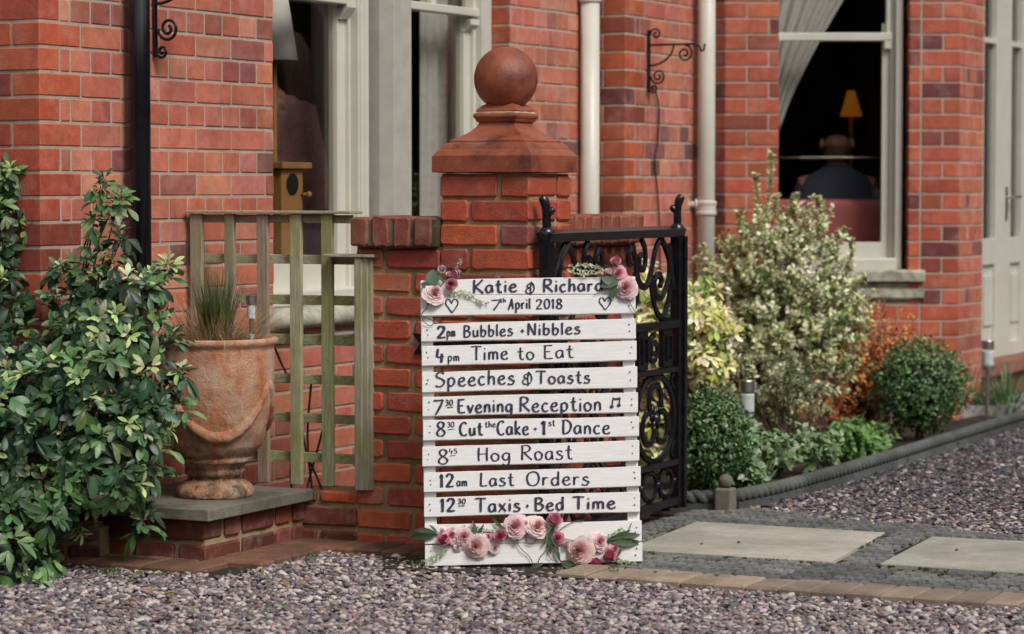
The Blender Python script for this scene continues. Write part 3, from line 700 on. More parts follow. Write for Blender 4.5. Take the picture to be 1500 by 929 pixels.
wrap('shawl', [(q(-.01, 0, 1.47), .06, .06, f, s_), (q(-.01, 0, 1.445), .09, .11, f, s_), (q(.0, 0, 1.40), .12, .165, f, s_), (q(.02, 0, 1.33), .15, .20, f, s_), (q(.04, 0, 1.22), .19, .225, f, s_), (q(.06, 0, 1.10), .22, .235, f, s_), (q(.05, 0, 1.0), .20, .22, f, s_), (q(.03, 0, .93), .16, .19, f, s_)], M['shawl'], e, .10)
wrap('dress', [(q(0, 0, 1.2), .14, .17, f, s_), (q(0, 0, .95), .15, .19, f, s_), (q(0, 0, .7), .18, .22, f, s_), (q(0, 0, .45), .22, .25, f, s_), (q(0, 0, .2), .24, .28, f, s_)], M['shawl'], e, .08)
wrap('hair', [(q(.0, 0, 1.73), .03, .03, f, s_), (q(-.0, 0, 1.715), .065, .06, f, s_), (q(-.015, 0, 1.65), .088, .088, f, s_), (q(-.035, 0, 1.55), .075, .09, f, s_), (q(-.05, 0, 1.42), .065, .095, f, s_), (q(-.06, 0, 1.30), .05, .08, f, s_)], M['hair'], e, .05)
# lampshade, nest box
c = A.pt(A.u(402, -.35), 0, -.35); zb_ = A.z(420, 90, -.35)
lampt = thing('table_lamp', c+V((0, 0, .97)), 'pale grey lampshade in the left sash, in front of the woman', 'lamp')
mb = MB(); mb.lathe(c, [(.098, zb_), (.045, zb_+.34), (.040, zb_+.34), (.093, zb_)], 36); mb.obj('lamp_shade', M['shade'], lampt, smooth=True)
mb = MB(); mb.lathe(c, [(.06, .90), (.06, .92), (.012, .95), (.012, zb_+.2)], 14); mb.obj('lamp_base', M['birdbox'], lampt)
bu = A.u(424, -.24); c = A.pt(bu, 0, -.24)
nb = thing('nest_box', c, 'tall wooden nest box with a round hole and peg inside the left sash', 'nest box')
mb = MB(); zt = A.z(430, 248, -.24); zb2 = .97
pbox(mb, A, bu-.09, bu+.07, zb2-.30, zt, -.22, .14); mb.obj('box', M['birdbox'], nb, bevel=.003)
mb = MB(); pbox(mb, A, bu-.11, bu+.11, zt+.001, zt+.028, -.20, .18); mb.obj('lid', M['birdbox'], nb, bevel=.004)
mb = MB(); hc = A.pt(bu-.012, A.z(418, 270, -.22), -.218); mb.tube([hc, hc+A.n*.0012], .044, 24); hm = mb.obj('entrance_hole', M['black'], nb)  # flat black disc; the hole's inner darkness is put into its colour
mb = MB(); pc = A.pt(bu+.06, A.z(440, 285, -.22), -.22); mb.tube([pc, pc+A.n*.03], .008, 10); mb.sphere(pc+A.n*.035, .013, 10, 8); mb.obj('peg', M['birdbox'], nb, smooth=True)
mb = MB(); pbox(mb, A, uL-.2, A.u(500, -.5), .62, .66, -.20, .6)
tag(mb.obj('side_table', M['birdbox'], bevel=.004), 'low wooden shelf under the nest box inside the left sash', 'shelf')
# sofa, man, rod, lamp in the right bay
cu = D.u(1215, -.5); 
sf = thing('sofa', D.pt(cu, .25, -.6), 'dull red sofa with its back to the right bay window', 'sofa')
zt = D.z(1215, 292, -.32)
mb = MB(); mb.box(D.pt(D.u(1080, -.32), .32, -.32), D.d*1.07, -D.n*.16, (0, 0, zt-.32)); mb.obj('backrest', M['sofa'], sf, bevel=.04, seg=4)
mb = MB(); mb.box(D.pt(D.u(1080, -.32), .32, -.482), D.d*1.07, -D.n*.55, (0, 0, .33)); mb.obj('seat', M['sofa'], sf, bevel=.04, seg=3)
for du in (.06, .96):
    mb = MB(); mb.box(D.pt(D.u(1080, -.32)+du, .22, -.40), D.d*.05, -D.n*.05, (0, 0, .10)); mb.obj('leg', M['birdbox'], sf)
mw = {'skin': M['skin'], 'cloth': M['suit']}
e, q, b, f, s_, k = person(D, 1226, -.66, .22, 1.80, 'person in a dark blue suit seated on the red sofa, seen from behind', mw, 'sit', V((.12, 1, 0)))
wrap('jacket', [(q(-.02, 0, 1.505+b), .06, .062, f, s_), (q(-.02, 0, 1.485+b), .075, .085, f, s_), (q(-.02, 0, 1.465+b), .09, .125, f, s_), (q(-.01, 0, 1.435+b), .11, .175, f, s_), (q(-.0, 0, 1.395+b), .13, .215, f, s_), (q(.0, 0, 1.34+b), .145, .238, f, s_), (q(.0, 0, 1.2+b), .155, .25, f, s_), (q(.0, 0, 1.0+b), .16, .25, f, s_), (q(0, 0, .9+b), .16, .24, f, s_)], M['suit'], e, .02)
wrap('hair', [(q(-.03, 0, 1.60+b), .04, .083, f, s_), (q(-.022, 0, 1.58+b), .08, .084, f, s_), (q(-.02, 0, 1.53+b), .065, .07, f, s_)], M['hair'], e, .02)
mb = MB(); ry = D.z(1200, 231, -.19); a_ = D.pt(D.u(1120, -.19), ry, -.19); b_ = D.pt(D.u(1293, -.19), ry, -.19)
mb.tube([a_, b_], .0055, 8)
for i in range(2):
    pts = [a_+(b_-a_)*(.30+.36*j/60)+V((0, math.cos(j*.9+i*PI)*.007, math.sin(j*.9+i*PI)*.007)) for j in range(61)]
    mb.tube(pts, .0035, 5)
tag(mb.obj('curtain_rod', M['steel'], smooth=True), 'thin pale twisted cafe rod across the right bay window', 'rod')
c = D.pt(D.u(1246, -1.7), 0, -1.7); zb_ = D.z(1246, 170, -1.7)
l2 = thing('wall_lamp', c+V((0, 0, zb_)), 'lit amber lampshade glowing in the dark room of the right bay', 'lamp')
mb = MB(); mb.lathe(c, [(.066, zb_), (.022, zb_+.15), (.020, zb_+.15), (.064, zb_)], 24); mb.obj('lamp_shade', M['amber'], l2, smooth=True)
mb = MB(); mb.lathe(c, [(.05, .98), (.05, 1.0), (.012, 1.02), (.012, zb_+.05)], 12); mb.obj('lamp_base', M['birdbox'], l2)
mb = MB(); mb.box(c+V((-.3, -.2, .93)), (.6, 0, 0), (0, .4, 0), (0, 0, .045)); 
for dx in (-.27, .23):
    for dy in (-.17, .13): mb.box(c+V((dx, dy, .22)), (.04, 0, 0), (0, .04, 0), (0, 0, .71))
tag(mb.obj('lamp_table', M['birdbox']), 'dim wooden table carrying the lit amber lamp', 'table')

# ================================================================== GARDEN WALL AND PIER
TG = 26.0
pc = at(774, 275, 9.0)
def Bdir(a=TG): return V((math.cos(math.radians(-a)), math.sin(math.radians(-a)), 0))
bd = Bdir(); PW = .333
G = Plane((pc-bd*PW)[:2], -TG, z0=.041, course=.083)         # front-left faces; pier spans u 0..PW
AG = Plane((pc.x, pc.y), 90-TG, z0=.041, course=.083)        # front-right faces; pier spans u 0..PW
gw = thing('garden_wall', (pc.x, pc.y, 0), 'weathered red brick garden wall with a ball topped pier behind the white sign', 'wall')
ZP = 1.288
def putbricks(lst, parent):
    for (ar, rec, Mx, col) in lst: place('brick', rec[0], Mx, parent, col)
pier = MB(); pier.box(G.pt(.004, -.03, -.004), G.d*(PW-.008), -G.n*(PW-.008), (0, 0, ZP+.03)); pier = pier.obj('pier', M['gmortar'], gw)
kw = dict(mat=M['gbrick'], jit=.0022, jointw=.012, bh=.071, L=.2235, bond='flemish')
putbricks(lay(G, 0, PW, -.03, ZP-.005, PAL_G, ends=(0, 1), **kw), pier)
putbricks(lay(AG, 0, PW, -.03, ZP-.005, PAL_G, ends=(1, 0), **kw), pier)
uw0 = G.u(522); zc0 = 1.037
lw = MB(); lw.box(G.pt(uw0, -.03, -.005), G.d*(-uw0), -G.n*.215, (0, 0, zc0+.03)); lw = lw.obj('wall', M['gmortar'], gw); lw['label'] = 'low wall to the left of the pier'; kw = dict(mat=M['gbrick'], jit=.0024, jointw=.0175, bh=.0655, L=.2235, bond='flemish')
putbricks(lay(G, uw0, -.004, -.03, zc0-.01, PAL_G, **kw), lw)
def copings(P, u0, n, z, parent, pitch=.0775, offn=.045, length=.235, sgn=1):
    for i in range(n):
        me, _ = brickmesh(.066, .103, length, i % 3, M['gbrick'], .0032)
        Mx = P.mat(u0+i*pitch*sgn, z, offn+R.uniform(-.004, .004)) @ Matrix.Rotation(R.uniform(-.02, .02), 4, 'Y')
        place('coping_brick', me, Mx, parent, vary(R.choice([(.33, .085, .045), (.27, .07, .04), (.30, .10, .06)])))
mo = MB(); uc0 = G.u(513, .045)
mo.box(G.pt(uc0+.01, zc0+.002, .034), G.d*(-uc0-.012), -G.n*.215, (0, 0, .092)); mo.obj('coping_mortar', mortar('mossy_joint', (.035, .028, .014), (.13, .11, .05), (.20, .19, .14)), lw)
ncp = round((-uc0)/.0775); copings(G, uc0, ncp, zc0, lw, pitch=(-uc0-.002)/ncp)
# wall running back behind the gate
AW = Plane((pc+AG.n*-.05)[:2], 90-TG, z0=.041, course=.083)
uw1 = AW.u(932)
rw = MB(); rw.box(AW.pt(PW+.002, -.03, -.005), AW.d*(uw1-PW), -AW.n*.2, (0, 0, zc0+.03)); rw = rw.obj('wall', M['gmortar'], gw); rw['label'] = 'low wall running back behind the iron gate'
putbricks(lay(AW, PW+.002, uw1, -.03, zc0-.01, PAL_G, **kw), rw)
mo = MB(); mo.box(AW.pt(PW+.004, zc0+.002, .024), AW.d*(uw1-PW+.0), -AW.n*.205, (0, 0, .092)); mo.obj('coping_mortar', bpy.data.materials['mossy_joint'], rw)
copings(AW, PW+.01, int((uw1+.03-PW)/.0775), zc0, rw, offn=.035)
# low base wall under the trellis
ZB = .172
ub0 = G.u(425)
bw = MB(); bw.box(G.pt(ub0, -.03, -.005), G.d*(uw0-ub0-.002), -G.n*.2, (0, 0, ZB+.025)); bw = bw.obj('wall', M['gmortar'], gw); bw['label'] = 'low base wall under the trellis'
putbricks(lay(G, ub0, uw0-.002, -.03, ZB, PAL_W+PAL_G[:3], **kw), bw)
# cap: square profile
def zof(y): return CH+(275-y)/432.5
cc = G.pt(PW/2, 0, -PW/2)
prof = [(.160, 253), (.190, 252.5), (.190, 227.5), (.187, 226.5), (.176, 221), (.168, 218), (.166, 215.5), (.160, 211), (.150, 209), (.144, 208.3), (.144, 205),
        (.128, 202), (.108, 197), (.090, 191), (.077, 185), (.070, 180), (.069, 178), (.076, 177), (.079, 174), (.079, 172.5), (.083, 171.5), (.085, 168.5), (.083, 165.5), (.077, 164.5)]
def sqloft(prof, name, mat, parent, bev=0):
    mb = MB(); vs = []
    K = 6
    for (h, y) in prof:
        z = zof(y); c4 = [(-1, -1), (1, -1), (1, 1), (-1, 1)]
        for i in range(4):
            a = c4[i]; b_ = c4[(i+1) % 4]
            for j in range(K):
                t = j/K; x = (a[0]+(b_[0]-a[0])*t)*h; yy = (a[1]+(b_[1]-a[1])*t)*h
                jt = R.uniform(-.0013, .0013)
                vs.append(cc+G.d*x-G.n*yy+V((0, 0, z+jt)))
    n = 4*K; m = len(prof)
    mb.add(vs, [(i*n+k_, i*n+(k_+1) % n, (i+1)*n+(k_+1) % n, (i+1)*n+k_) for i in range(m-1) for k_ in range(n)]+[tuple(range(n-1, -1, -1)), tuple((m-1)*n+k_ for k_ in range(n))])
    return mb.obj(name, mat, parent, bevel=bev, seg=1)
cap = sqloft(prof, 'pier_cap', M['cap'], gw, .0012)
sqloft([(.0765, 164.4), (.077, 162)], 'mortar_joint', M['fillet'], cap)
sqloft([(.077, 161.8), (.077, 160), (.062, 153), (.050, 150), (.030, 149.5)], 'ball_seat', M['cap'], cap, .001)
mb = MB(); mb.sphere((0, 0, 0), .1105, 48, 32)
o = mb.obj('ball_finial', M['cap'], gw, smooth=True); o.matrix_basis = Matrix.Translation(cc+V((0, 0, zof(112.5))))
# black fishtail strap fixed to the wall behind the sign
us0, zs_ = G.uz(605, 503, .012)
mb = MB(); fl = [(0, .037), (.028, .0), (0, -.037), (.10, -.022), (.30, -.018), (.30, .018), (.10, .022)]
fl = [(0, .036), (.030, 0), (.004, -.036), (.055, -.036), (.12, -.014), (.40, -.014), (.40, .014), (.12, .014), (.055, .030)]
n = len(fl); mb.add([G.pt(us0+u, zs_+z, o) for o in (.018, .008) for u, z in fl], [tuple(range(n)), tuple(range(2*n-1, n-1, -1))]+[(i, n+i, n+(i+1) % n, (i+1) % n) for i in range(n)])
tag(mb.obj('iron_strap', M['iron']), 'black iron strap with a fishtail end on the wall, half hidden by the white sign', 'strap')

# ================================================================== PLANTER PLINTH
pcn = gp(301, 822)
PL = Plane((pcn.x, pcn.y), -TG, z0=-.025, course=.083)       # front face going left from the corner (u<0)
PA = Plane((pcn.x, pcn.y), 90-TG, z0=-.025, course=.083)
depthP = (G.pt(0, 0)-PA.p).dot(PA.d)-.012
pl = thing('planter_plinth', pcn, 'low brick plinth with a grey stone slab carrying the terracotta urn', 'plinth')
mb = MB(); mb.box(PL.pt(-.62, -.03, -.006), PL.d*.614, -PL.n*depthP, (0, 0, .165)); co = mb.obj('core', M['gmortar'], pl)
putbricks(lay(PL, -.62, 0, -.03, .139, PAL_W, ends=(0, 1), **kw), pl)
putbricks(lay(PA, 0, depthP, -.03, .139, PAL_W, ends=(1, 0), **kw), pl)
mb = MB(); sl = MB(); sl.box(PL.pt(-.70, .1385, .05), PL.d*.745, -PL.n*(depthP+.045), (0, 0, .040)); sl.obj('slab', M['plinth_slab'], pl, bevel=.004)
ZSL = .1785

# ---- urn
uc = at(314, 735, 9.02); 
uc = gp(315, 733, ZSL); uc = V((uc.x*(uc.y+.131)/uc.y, uc.y+.131, ZSL)); su = FPX/uc.y
def ur(x, y): return ((x-314)/su, max(0.0, (735-y)/su))
P_ = [(369.5, 735), (371, 731), (371, 725), (367, 718), (360, 713), (352, 709), (350, 706), (352, 703), (357, 701), (358, 695), (357, 690), (362, 686), (369, 682), (369, 678), (366, 675), (373, 669), (381, 659),
      (389, 640), (394, 620), (398, 598), (401, 570), (402, 540), (402, 520), (401.5, 514), (405, 511), (407.5, 508), (408, 503), (405, 501), (396, 501.5), (392, 506)]
prof = [ur(*p) for p in P_]; prof = [(0.001, 0)]+prof
urn = thing('terracotta_urn', uc, 'large weathered terracotta urn with a swag on the stone plinth slab', 'urn')
ml = MB(); NU = 72; vs = []
pr2 = [(V((a[0], a[1], 0)), V((b_[0], b_[1], 0))) for a, b_ in zip(prof[:-1], prof[1:])]
rings = []
for a, b_ in pr2:
    nseg = max(1, int((b_-a).length/.008))
    for i in range(nseg): rings.append(a+(b_-a)*i/nseg)
rings.append(V((prof[-1][0], prof[-1][1], 0)))
from mathutils import noise as mn
for r_ in rings:
    for k_ in range(NU):
        a = 2*PI*k_/NU; nz = mn.fractal(V((math.cos(a)*r_.x*14, math.sin(a)*r_.x*14, r_.y*14)), 1, 2, 4)
        lowf = max(0, min(1, (.42-r_.y)/.25)); rr = r_.x+(nz*.0048*(.25+lowf) if r_.x > .02 else 0)
        vs.append(uc+V((math.cos(a)*rr, math.sin(a)*rr, r_.y)))
ml.add(vs, [(i*NU+k_, i*NU+(k_+1) % NU, (i+1)*NU+(k_+1) % NU, (i+1)*NU+k_) for i in range(len(rings)-1) for k_ in range(NU)])
ml.obj('body', M['terra'], urn, smooth=True)
def urad(z):
    for (r0, z0), (r1, z1) in zip(prof[:-1], prof[1:]):
        if z0 <= z <= z1 and z1 > z0: return r0+(r1-r0)*(z-z0)/(z1-z0)
    return .19
for phs in (-PI/2+.20, -PI/2+.20+2*PI/3, -PI/2+.20-2*PI/3):
    pts = []
    for i in range(33):
        t = -1+i/16; z = ur(0, 643)[1]+((abs(t))**2.1)*.185; a = phs+t*1.02
        pts.append(uc+V((math.cos(a)*(urad(z)-.001), math.sin(a)*(urad(z)-.001), z)))
    mb = MB(); rr = [.010+.011*(1-abs(-1+i/16)**1.6)+.0018*math.sin(i*2.1)+R.uniform(-.001, .001) for i in range(33)]
    mb.tube(pts, rr, 10); mb.obj('swag', M['terra'], urn, smooth=True)
mb = MB(); zt_ = ur(0, 508)[1]; mb.lathe(uc, [(.001, zt_-.02), (.12, zt_-.005), (.192, zt_-.022)], 32); mb.obj('compost', M['soil'], urn, smooth=True)
# grass tuft: green core, straw skirt
def blades(specs, name, mat, **k_):
    mb = MB()
    for (b0, dr_, L, wd, droop, c_) in specs:
        dr_ = dr_.normalized(); side = dr_.cross(V((0, 0, 1))); side = side.normalized() if side.length > .01 else V((1, 0, 0))
        vs = []; n = 5; p = V(b0); d_ = dr_.copy()
        for i in range(n+1):
            wv = wd*(1-(i/n)**1.5)*.5+.0002
            vs += [p-side*wv, p+side*wv]; p = p+d_*(L/n); d_ = (d_+V((0, 0, -droop/n))+V((R.uniform(-.05, .05), R.uniform(-.05, .05), 0))).normalized()
        mb.add(vs, [(2*i, 2*i+1, 2*i+3, 2*i+2) for i in range(n)], c_)
    return mb
gt = uc+V((0, 0, zt_-.01)); sp = []
for i in range(520):
    a = R.uniform(0, 2*PI); r_ = R.uniform(0, .05)**1; b0 = gt+V((math.cos(a)*r_+.008, math.sin(a)*r_, 0)); t = R.random()
    d_ = V((math.cos(a)*(.10+.25*t), math.sin(a)*(.10+.25*t), 1)); g_ = R.choice([(.08, .13, .03), (.11, .16, .045), (.17, .18, .06), (.05, .085, .025)])
    sp.append((b0, d_, R.uniform(.15, .29), .0024, R.uniform(0, .35), vary(g_)))
for i in range(900):
    a = R.uniform(0, 2*PI); r_ = R.uniform(.02, .18); b0 = gt+V((math.cos(a)*r_, math.sin(a)*r_, 0))
    d_ = V((math.cos(a)*R.uniform(.3, 1.1), math.sin(a)*R.uniform(.3, 1.1), R.uniform(.25, 1.2)))
    sp.append((b0, d_, R.uniform(.07, .25), .0022, R.uniform(.3, 1.3), vary(R.choice([(.50, .38, .21), (.40, .28, .15), (.60, .47, .29), (.22, .15, .08)]))))
o = blades(sp, 'g', None).obj('ornamental_grass', M['leaf_m'], colored=True); tag(o, 'spiky green grass tuft with a straw coloured skirt growing in the urn', 'grass')

# ---- solar lights
def solar(px, py_top, Y, label, sc=1.0, base_z=0, twist=0):
    c = at(px, py_top, Y); h = c.z-base_z; e = thing('solar_light', (c.x, c.y, base_z), label, 'garden light')
    b = V((c.x, c.y, 0)); zt = c.z; r = .034*sc
    mb = MB(); mb.lathe(b, [(r, zt-.048*sc), (r, zt-.003), (r*.96, zt)], 24); mb.obj('cap', M['steel'], e)
    prof = [(r*.93, zt-.135*sc)]
    for i in range(12): prof += [(r*(.93 if i % 2 else 1.0), zt-.132*sc+i*.0068*sc)]
    mb = MB(); mb.lathe(b, prof, 24); mb.obj('ribbed_lens', M['lampglass'], e, smooth=True)
    mb = MB(); mb.lathe(b, [(r*.98, zt-.155*sc), (r*.98, zt-.134*sc)], 24); mb.obj('collar', M['steel'], e)
    mb = MB(); mb.lathe(b, [(.011*sc, base_z), (.011*sc, zt-.155*sc)], 12); mb.obj('stem', M['steel'], e)
solar(1094, 557, 11.35, 'steel solar light between the clipped box ball and the variegated shrub')
solar(1447, 499, 13.55, 'steel solar light in front of the cream glazed doors', .95)
c = at(368, 433, uc.y-.07); b = V((c.x, c.y, 0)); e = thing('solar_light', (c.x, c.y, gt.z), 'slim steel solar light stuck into the compost of the terracotta urn', 'garden light')
mb = MB(); mb.lathe(b, [(.0175, c.z-.030), (.0175, c.z)], 20); mb.obj('cap', M['steel'], e)
mb = MB(); mb.lathe(b, [(.014, c.z-.078), (.014, c.z-.031)], 16); mb.obj('ribbed_lens', M['lampglass'], e)
mb = MB(); mb.lathe(b, [(.0075, c.z-.13), (.0075, c.z-.079)], 12); mb.obj('stem', M['steel'], e)
mb = MB(); mb.lathe(b, [(.009, gt.z-.005), (.0095, c.z-.131)], 12); mb.obj('spike', M['lampglass'], e)

# ================================================================== TRELLIS
T = Plane(G.pt(0, 0, -.03)[:2], -TG)
tr = thing('trellis', T.pt(T.u(400), ZB, 0), 'weathered wooden trellis stepping down to the garden wall, behind the urn', 'trellis')
def tz(py, px=430): return T.z(px, py)
GREY = (.44, .39, .29); GRN = (.37, .37, .20); BRN = (.36, .28, .22)
for (pa, pb, yt, yb, c_) in ((278, 294.5, 314, 735, BRN), (328, 341.5, 314, 735, GREY), (375.5, 391, 314, 722, BRN), (424, 440, 313, 737, GREY), (470, 486, 313, 740, GRN)):
    mb = MB(); zb_ = max(tz(yb), .185); pbox(mb, T, T.u(pa), T.u(pb), zb_, tz(yt), .0+R.uniform(0, .002), .019); o = mb.obj('upright', M['woodv'], tr, bevel=.002); o.color = (*vary(c_), 1)
for (y0, y1, pa, pb, c_) in ((315, 327, 278, 510, GREY), (373.5, 387, 278, 523, GREY), (432.5, 446.5, 295, 523, GRN), (490.5, 505, 295, 523, GRN), (549, 562.5, 295, 523, GRN), (606, 619, 300, 523, GRN), (663, 677, 300, 523, GRN), (722, 736, 445, 523, GRN)):
    mb = MB(); pbox(mb, T, T.u(pa), T.u(pb), tz(y1), tz(y0), -.0205, .018); o = mb.obj('rail', M['woodh'], tr, bevel=.002); o.color = (*vary(c_), 1)
for (pa, pb, y0, y1, o_) in ((274.5, 513, 309, 314, .014), (485.5, 545, 371, 376, .07)):
    mb = MB(); pbox(mb, T, T.u(pa), T.u(pb, o_), tz(y1)+.002, tz(y0), o_, .09); o = mb.obj('cap_rail', M['woodh'], tr, bevel=.002); o.color = (*GREY, 1)
mb = MB()
for (pa, pb, o_) in ((518, 529, .064), (529.3, 537.5, .058), (537.8, 543.5, .050)): pbox(mb, T, T.u(pa, o_), T.u(pb, o_), .185, tz(377, 530), o_, .07)
o = mb.obj('end_post', M['woodv'], tr, bevel=.0025); o.color = (.38, .35, .25, 1)
mb = MB()
for pts in ([(437, 600), (447, 660), (463, 700), (472, 722)], [(476, 610), (466, 650), (452, 700), (446, 725)], [(455, 560), (449, 640), (456, 722)], [(398, 500), (410, 530), (425, 560)], [(430, 640), (424, 690), (427, 725)]):
    mb.tube([T.pt(T.u(x, -.06), T.z(x, y, -.06), -.06) for x, y, _ in [(p.x, p.y, 0) for p in smoothline([(a, b_, 0) for a, b_ in pts], 4)]], .0045, 6)
tag(mb.obj('climber_stems', M['twig'], smooth=True), 'bare dark climber stems twining behind the lower trellis', 'climber')

# ================================================================== GATE
gp0 = pc + AG.n*.055 + AG.d*(-.01)
GT = Plane((gp0.x, gp0.y), 90-TG)
gu0 = GT.u(797); gu1 = GT.u(995)
gate = thing('iron_gate', GT.pt(gu0, 0), 'black ornamental cast iron gate standing open behind the white sign', 'gate')
Wg = gu1-gu0
def gpt(u, z, o=0): return GT.pt(gu0+u, z, o)
def gbox(name, u0, u1, z0, z1, o=.015, dep=.03, bev=.003):
    mb = MB(); pbox(mb, GT, gu0+u0, gu0+u1, z0, z1, o, dep); return mb.obj(name, M['iron'], gate, bevel=bev)
stl = gbox('stile', 0, .04, .05, 1.075, .02, .04); gbox('stile', Wg-.04, Wg, .03, 1.06, .02, .04)
str_ = gbox('slam_bar', Wg-.010, Wg+.012, .03, 1.058, .032, .012)
mb = MB()
mb.add([gpt(.0, z, o) for z, o in ((1.055, .022), (1.085, .032), (1.098, .0), (1.085, -.032), (1.055, -.022))]+[gpt(Wg, z, o) for z, o in ((1.055, .022), (1.085, .032), (1.098, .0), (1.085, -.032), (1.055, -.022))],
       [(0, 1, 2, 3, 4), (9, 8, 7, 6, 5)]+[(i, 5+i, 5+(i+1) % 5, (i+1) % 5) for i in range(5)])
mb.obj('top_rail', M['iron'], gate, bevel=.002)
for (z0, z1, o) in ((.715, .745, .024), (.548, .570, .02), (.196, .220, .02), (.045, .075, .02)): gbox('rail', .045, Wg-.045, z0, z1, o, .04)
for uf, m in ((.022, 1), (Wg-.02, -1)):
    mb = MB()
    mb.tube([gpt(uf, 1.05), gpt(uf, 1.09), gpt(uf, 1.11)], [.030, .034, .018], 8)
    mb.tube([gpt(uf, z)+V((dx*m, 0, 0)) for dx, z in ((0, 1.09), (-.001, 1.13), (-.001, 1.165), (-.006, 1.19), (-.014, 1.205), (-.020, 1.212))], [.020, .016, .016, .019, .018, .013], 8)
    mb.tube([gpt(uf, 1.145), gpt(uf, 1.163)+V((.016*m, 0, 0)), gpt(uf, 1.172)+V((.026*m, 0, 0))], [.011, .017, .009], 8)
    mb.tube([gpt(uf, 1.19)+V((-.012*m, 0, 0)), gpt(uf, 1.205)+V((.003*m, 0, 0))], [.017, .012], 8)
    mb.obj('finial', M['iron'], gate, smooth=True, sub=1)
def gscroll(pts, r=.0105, name='scroll', k_=5, o=0, flat=1.25):
    mb = MB(); mb.tube([gpt(p.x, p.y, o) for p in smoothline([(a, b_, 0) for a, b_ in pts], k_)], r, 6, up=GT.n, flat=flat, ph=0); return mb.obj(name, M['iron'], gate)
for m in (0, 1):
    X = (lambda u: u) if m == 0 else (lambda u: Wg-u)
    def sc(pts, **k_): return gscroll([(X(u), z) for u, z in pts], **k_)
    sc([(.06, .86), (.08, .94), (.13, 1.01), (.18, 1.045), (.23, 1.01), (.265, .94), (.30, .89), (.34, .875), (.385, .90), (.41, .95), (.425, 1.0), (.455, 1.02), (.48, 1.0), (.475, .965), (.45, .97)])
    sc([(.36, 1.05), (.33, 1.02), (.325, .97), (.345, .94), (.375, .95), (.38, .985), (.36, .995)], r=.010)
    sc([(.18, 1.045), (.12, .99), (.11, .92), (.15, .86), (.20, .83), (.245, .85), (.25, .90), (.21, .92), (.185, .895), (.20, .875)], r=.0105, o=.006)
    sc([(.27, .92), (.26, .85), (.215, .78), (.15, .75), (.09, .745)], r=.010)
    sc([(.09, 1.03), (.065, .95), (.075, .86), (.11, .79), (.16, .745)], r=.010, o=-.005)
    sc([(.42, .93), (.40, .85), (.43, .80), (.48, .78), (.53, .80), (.54, .85), (.50, .87), (.47, .85)], r=.010)
    # frieze with raised oblong panels and scroll rings
    for uu in (.13, .36): gbox('frieze_post', X(uu)-.042, X(uu)+.042, .571, .714, .012, .024)
    for uu in (.13, .36):
        mb = MB()
        for (a0, a1, z0, z1) in ((-.026, .026, .592, .600), (-.026, .026, .685, .693), (-.026, -.019, .600, .685), (.019, .026, .600, .685)): pbox(mb, GT, gu0+X(uu)+a0, gu0+X(uu)+a1, z0, z1, .021, .010)
        mb.obj('raised_panel', M['iron'], gate, bevel=.002)
    for uu in (.245, .49):
        gscroll([(p[0], p[1]) for p in spiral((X(uu), .640), .055, .012, PI/2, 1.6, 22)], r=.009, k_=2)
def ring(cu, cz, rx, rz, r, name='ring', o=0):
    mb = MB(); n = 36; pts = [gpt(cu+rx*math.cos(2*PI*i/n), cz+rz*math.sin(2*PI*i/n), o) for i in range(n+1)]
    mb.tube(pts, r*.92, 6, up=GT.n, flat=1.2, cap=False, ph=0); return mb.obj(name, M['iron'], gate)
cw = (Wg-.09)/3
for i in range(3):
    cu_ = .045+cw*(i+.5); ring(cu_, .384, cw*.49, .160, .012)
    for a_ in range(3):
        an = PI/2+a_*2*PI/3; ex, ez = cu_+.072*math.cos(an), .384+.068*math.sin(an)
        pts = [(ex+.058*math.cos(an+PI*.78+t*(2*PI-PI*.56*1.0)/14*-1+PI*.0), ez+.058*math.sin(an+PI*.78-t*(2*PI-PI*.56)/14)) for t in range(15)]
        gscroll(pts, r=.010, name='trefoil', k_=2)
    mb = MB(); mb.sphere(gpt(cu_, .384), .022, 10, 8); 
    for a_ in range(5): mb.tube([gpt(cu_, .384), gpt(cu_+.045*math.cos(a_*1.257+.3), .384+.045*math.sin(a_*1.257+.3))], [.014, .006], 6)
    mb.obj('rosette', M['iron'], gate, smooth=True)
    for sx in (-1, 1):
        for sz in (-1, 1): gscroll([(cu_+sx*cw*.49, .384+sz*.10), (cu_+sx*cw*.42, .384+sz*.135), (cu_+sx*cw*.47, .384+sz*.155)], r=.008, k_=3)
for i in range(7):
    cu_ = .045+(Wg-.09)*(i+.5)/7; ring(cu_, .1355, (Wg-.09)/14-.012, .053, .009)
    mb = MB(); mb.sphere(gpt(cu_+(Wg-.09)/14, .1355), .014, 8, 6); mb.obj('boss', M['iron'], gate, smooth=True)

# ================================================================== PATHS
pth = MB()
def poly(mb, pts, z0, z1, col=None):
    n = len(pts); mb.add([(p.x, p.y, z) for z in (z0, z1) for p in pts], [tuple(range(n-1, -1, -1)), tuple(range(n, 2*n))]+[(i, (i+1) % n, n+(i+1) % n, n+i) for i in range(n)], col)
def isec_line(o, d_, p, q):                       # crossing of a line with a segment on the ground
    e_ = q-p; den = d_.x*e_.y-d_.y*e_.x
    t = ((p.x-o.x)*e_.y-(p.y-o.y)*e_.x)/den; return o+d_*t
base = [gp(560, 800), gp(985, 744), gp(1085, 746), gp(1500, 787), gp(1900, 822), gp(1900, 920), gp(1500, 887), gp(905, 848), gp(560, 830)]
o = sheet('path_bed', base, M['soil'], -.006)
s1 = [gp(918, 808), gp(1217, 826), gp(1297, 783), gp(1020, 767)]
s2 = [gp(1289, 829), gp(1640, 852), gp(1700, 806), gp(1365, 789)]
for s_ in (s1, s2):
    mb = MB(); poly(mb, s_, -.02, .008); o = mb.obj('paving_slab', M['slab'], bevel=.003); tag(o, kind='structure')
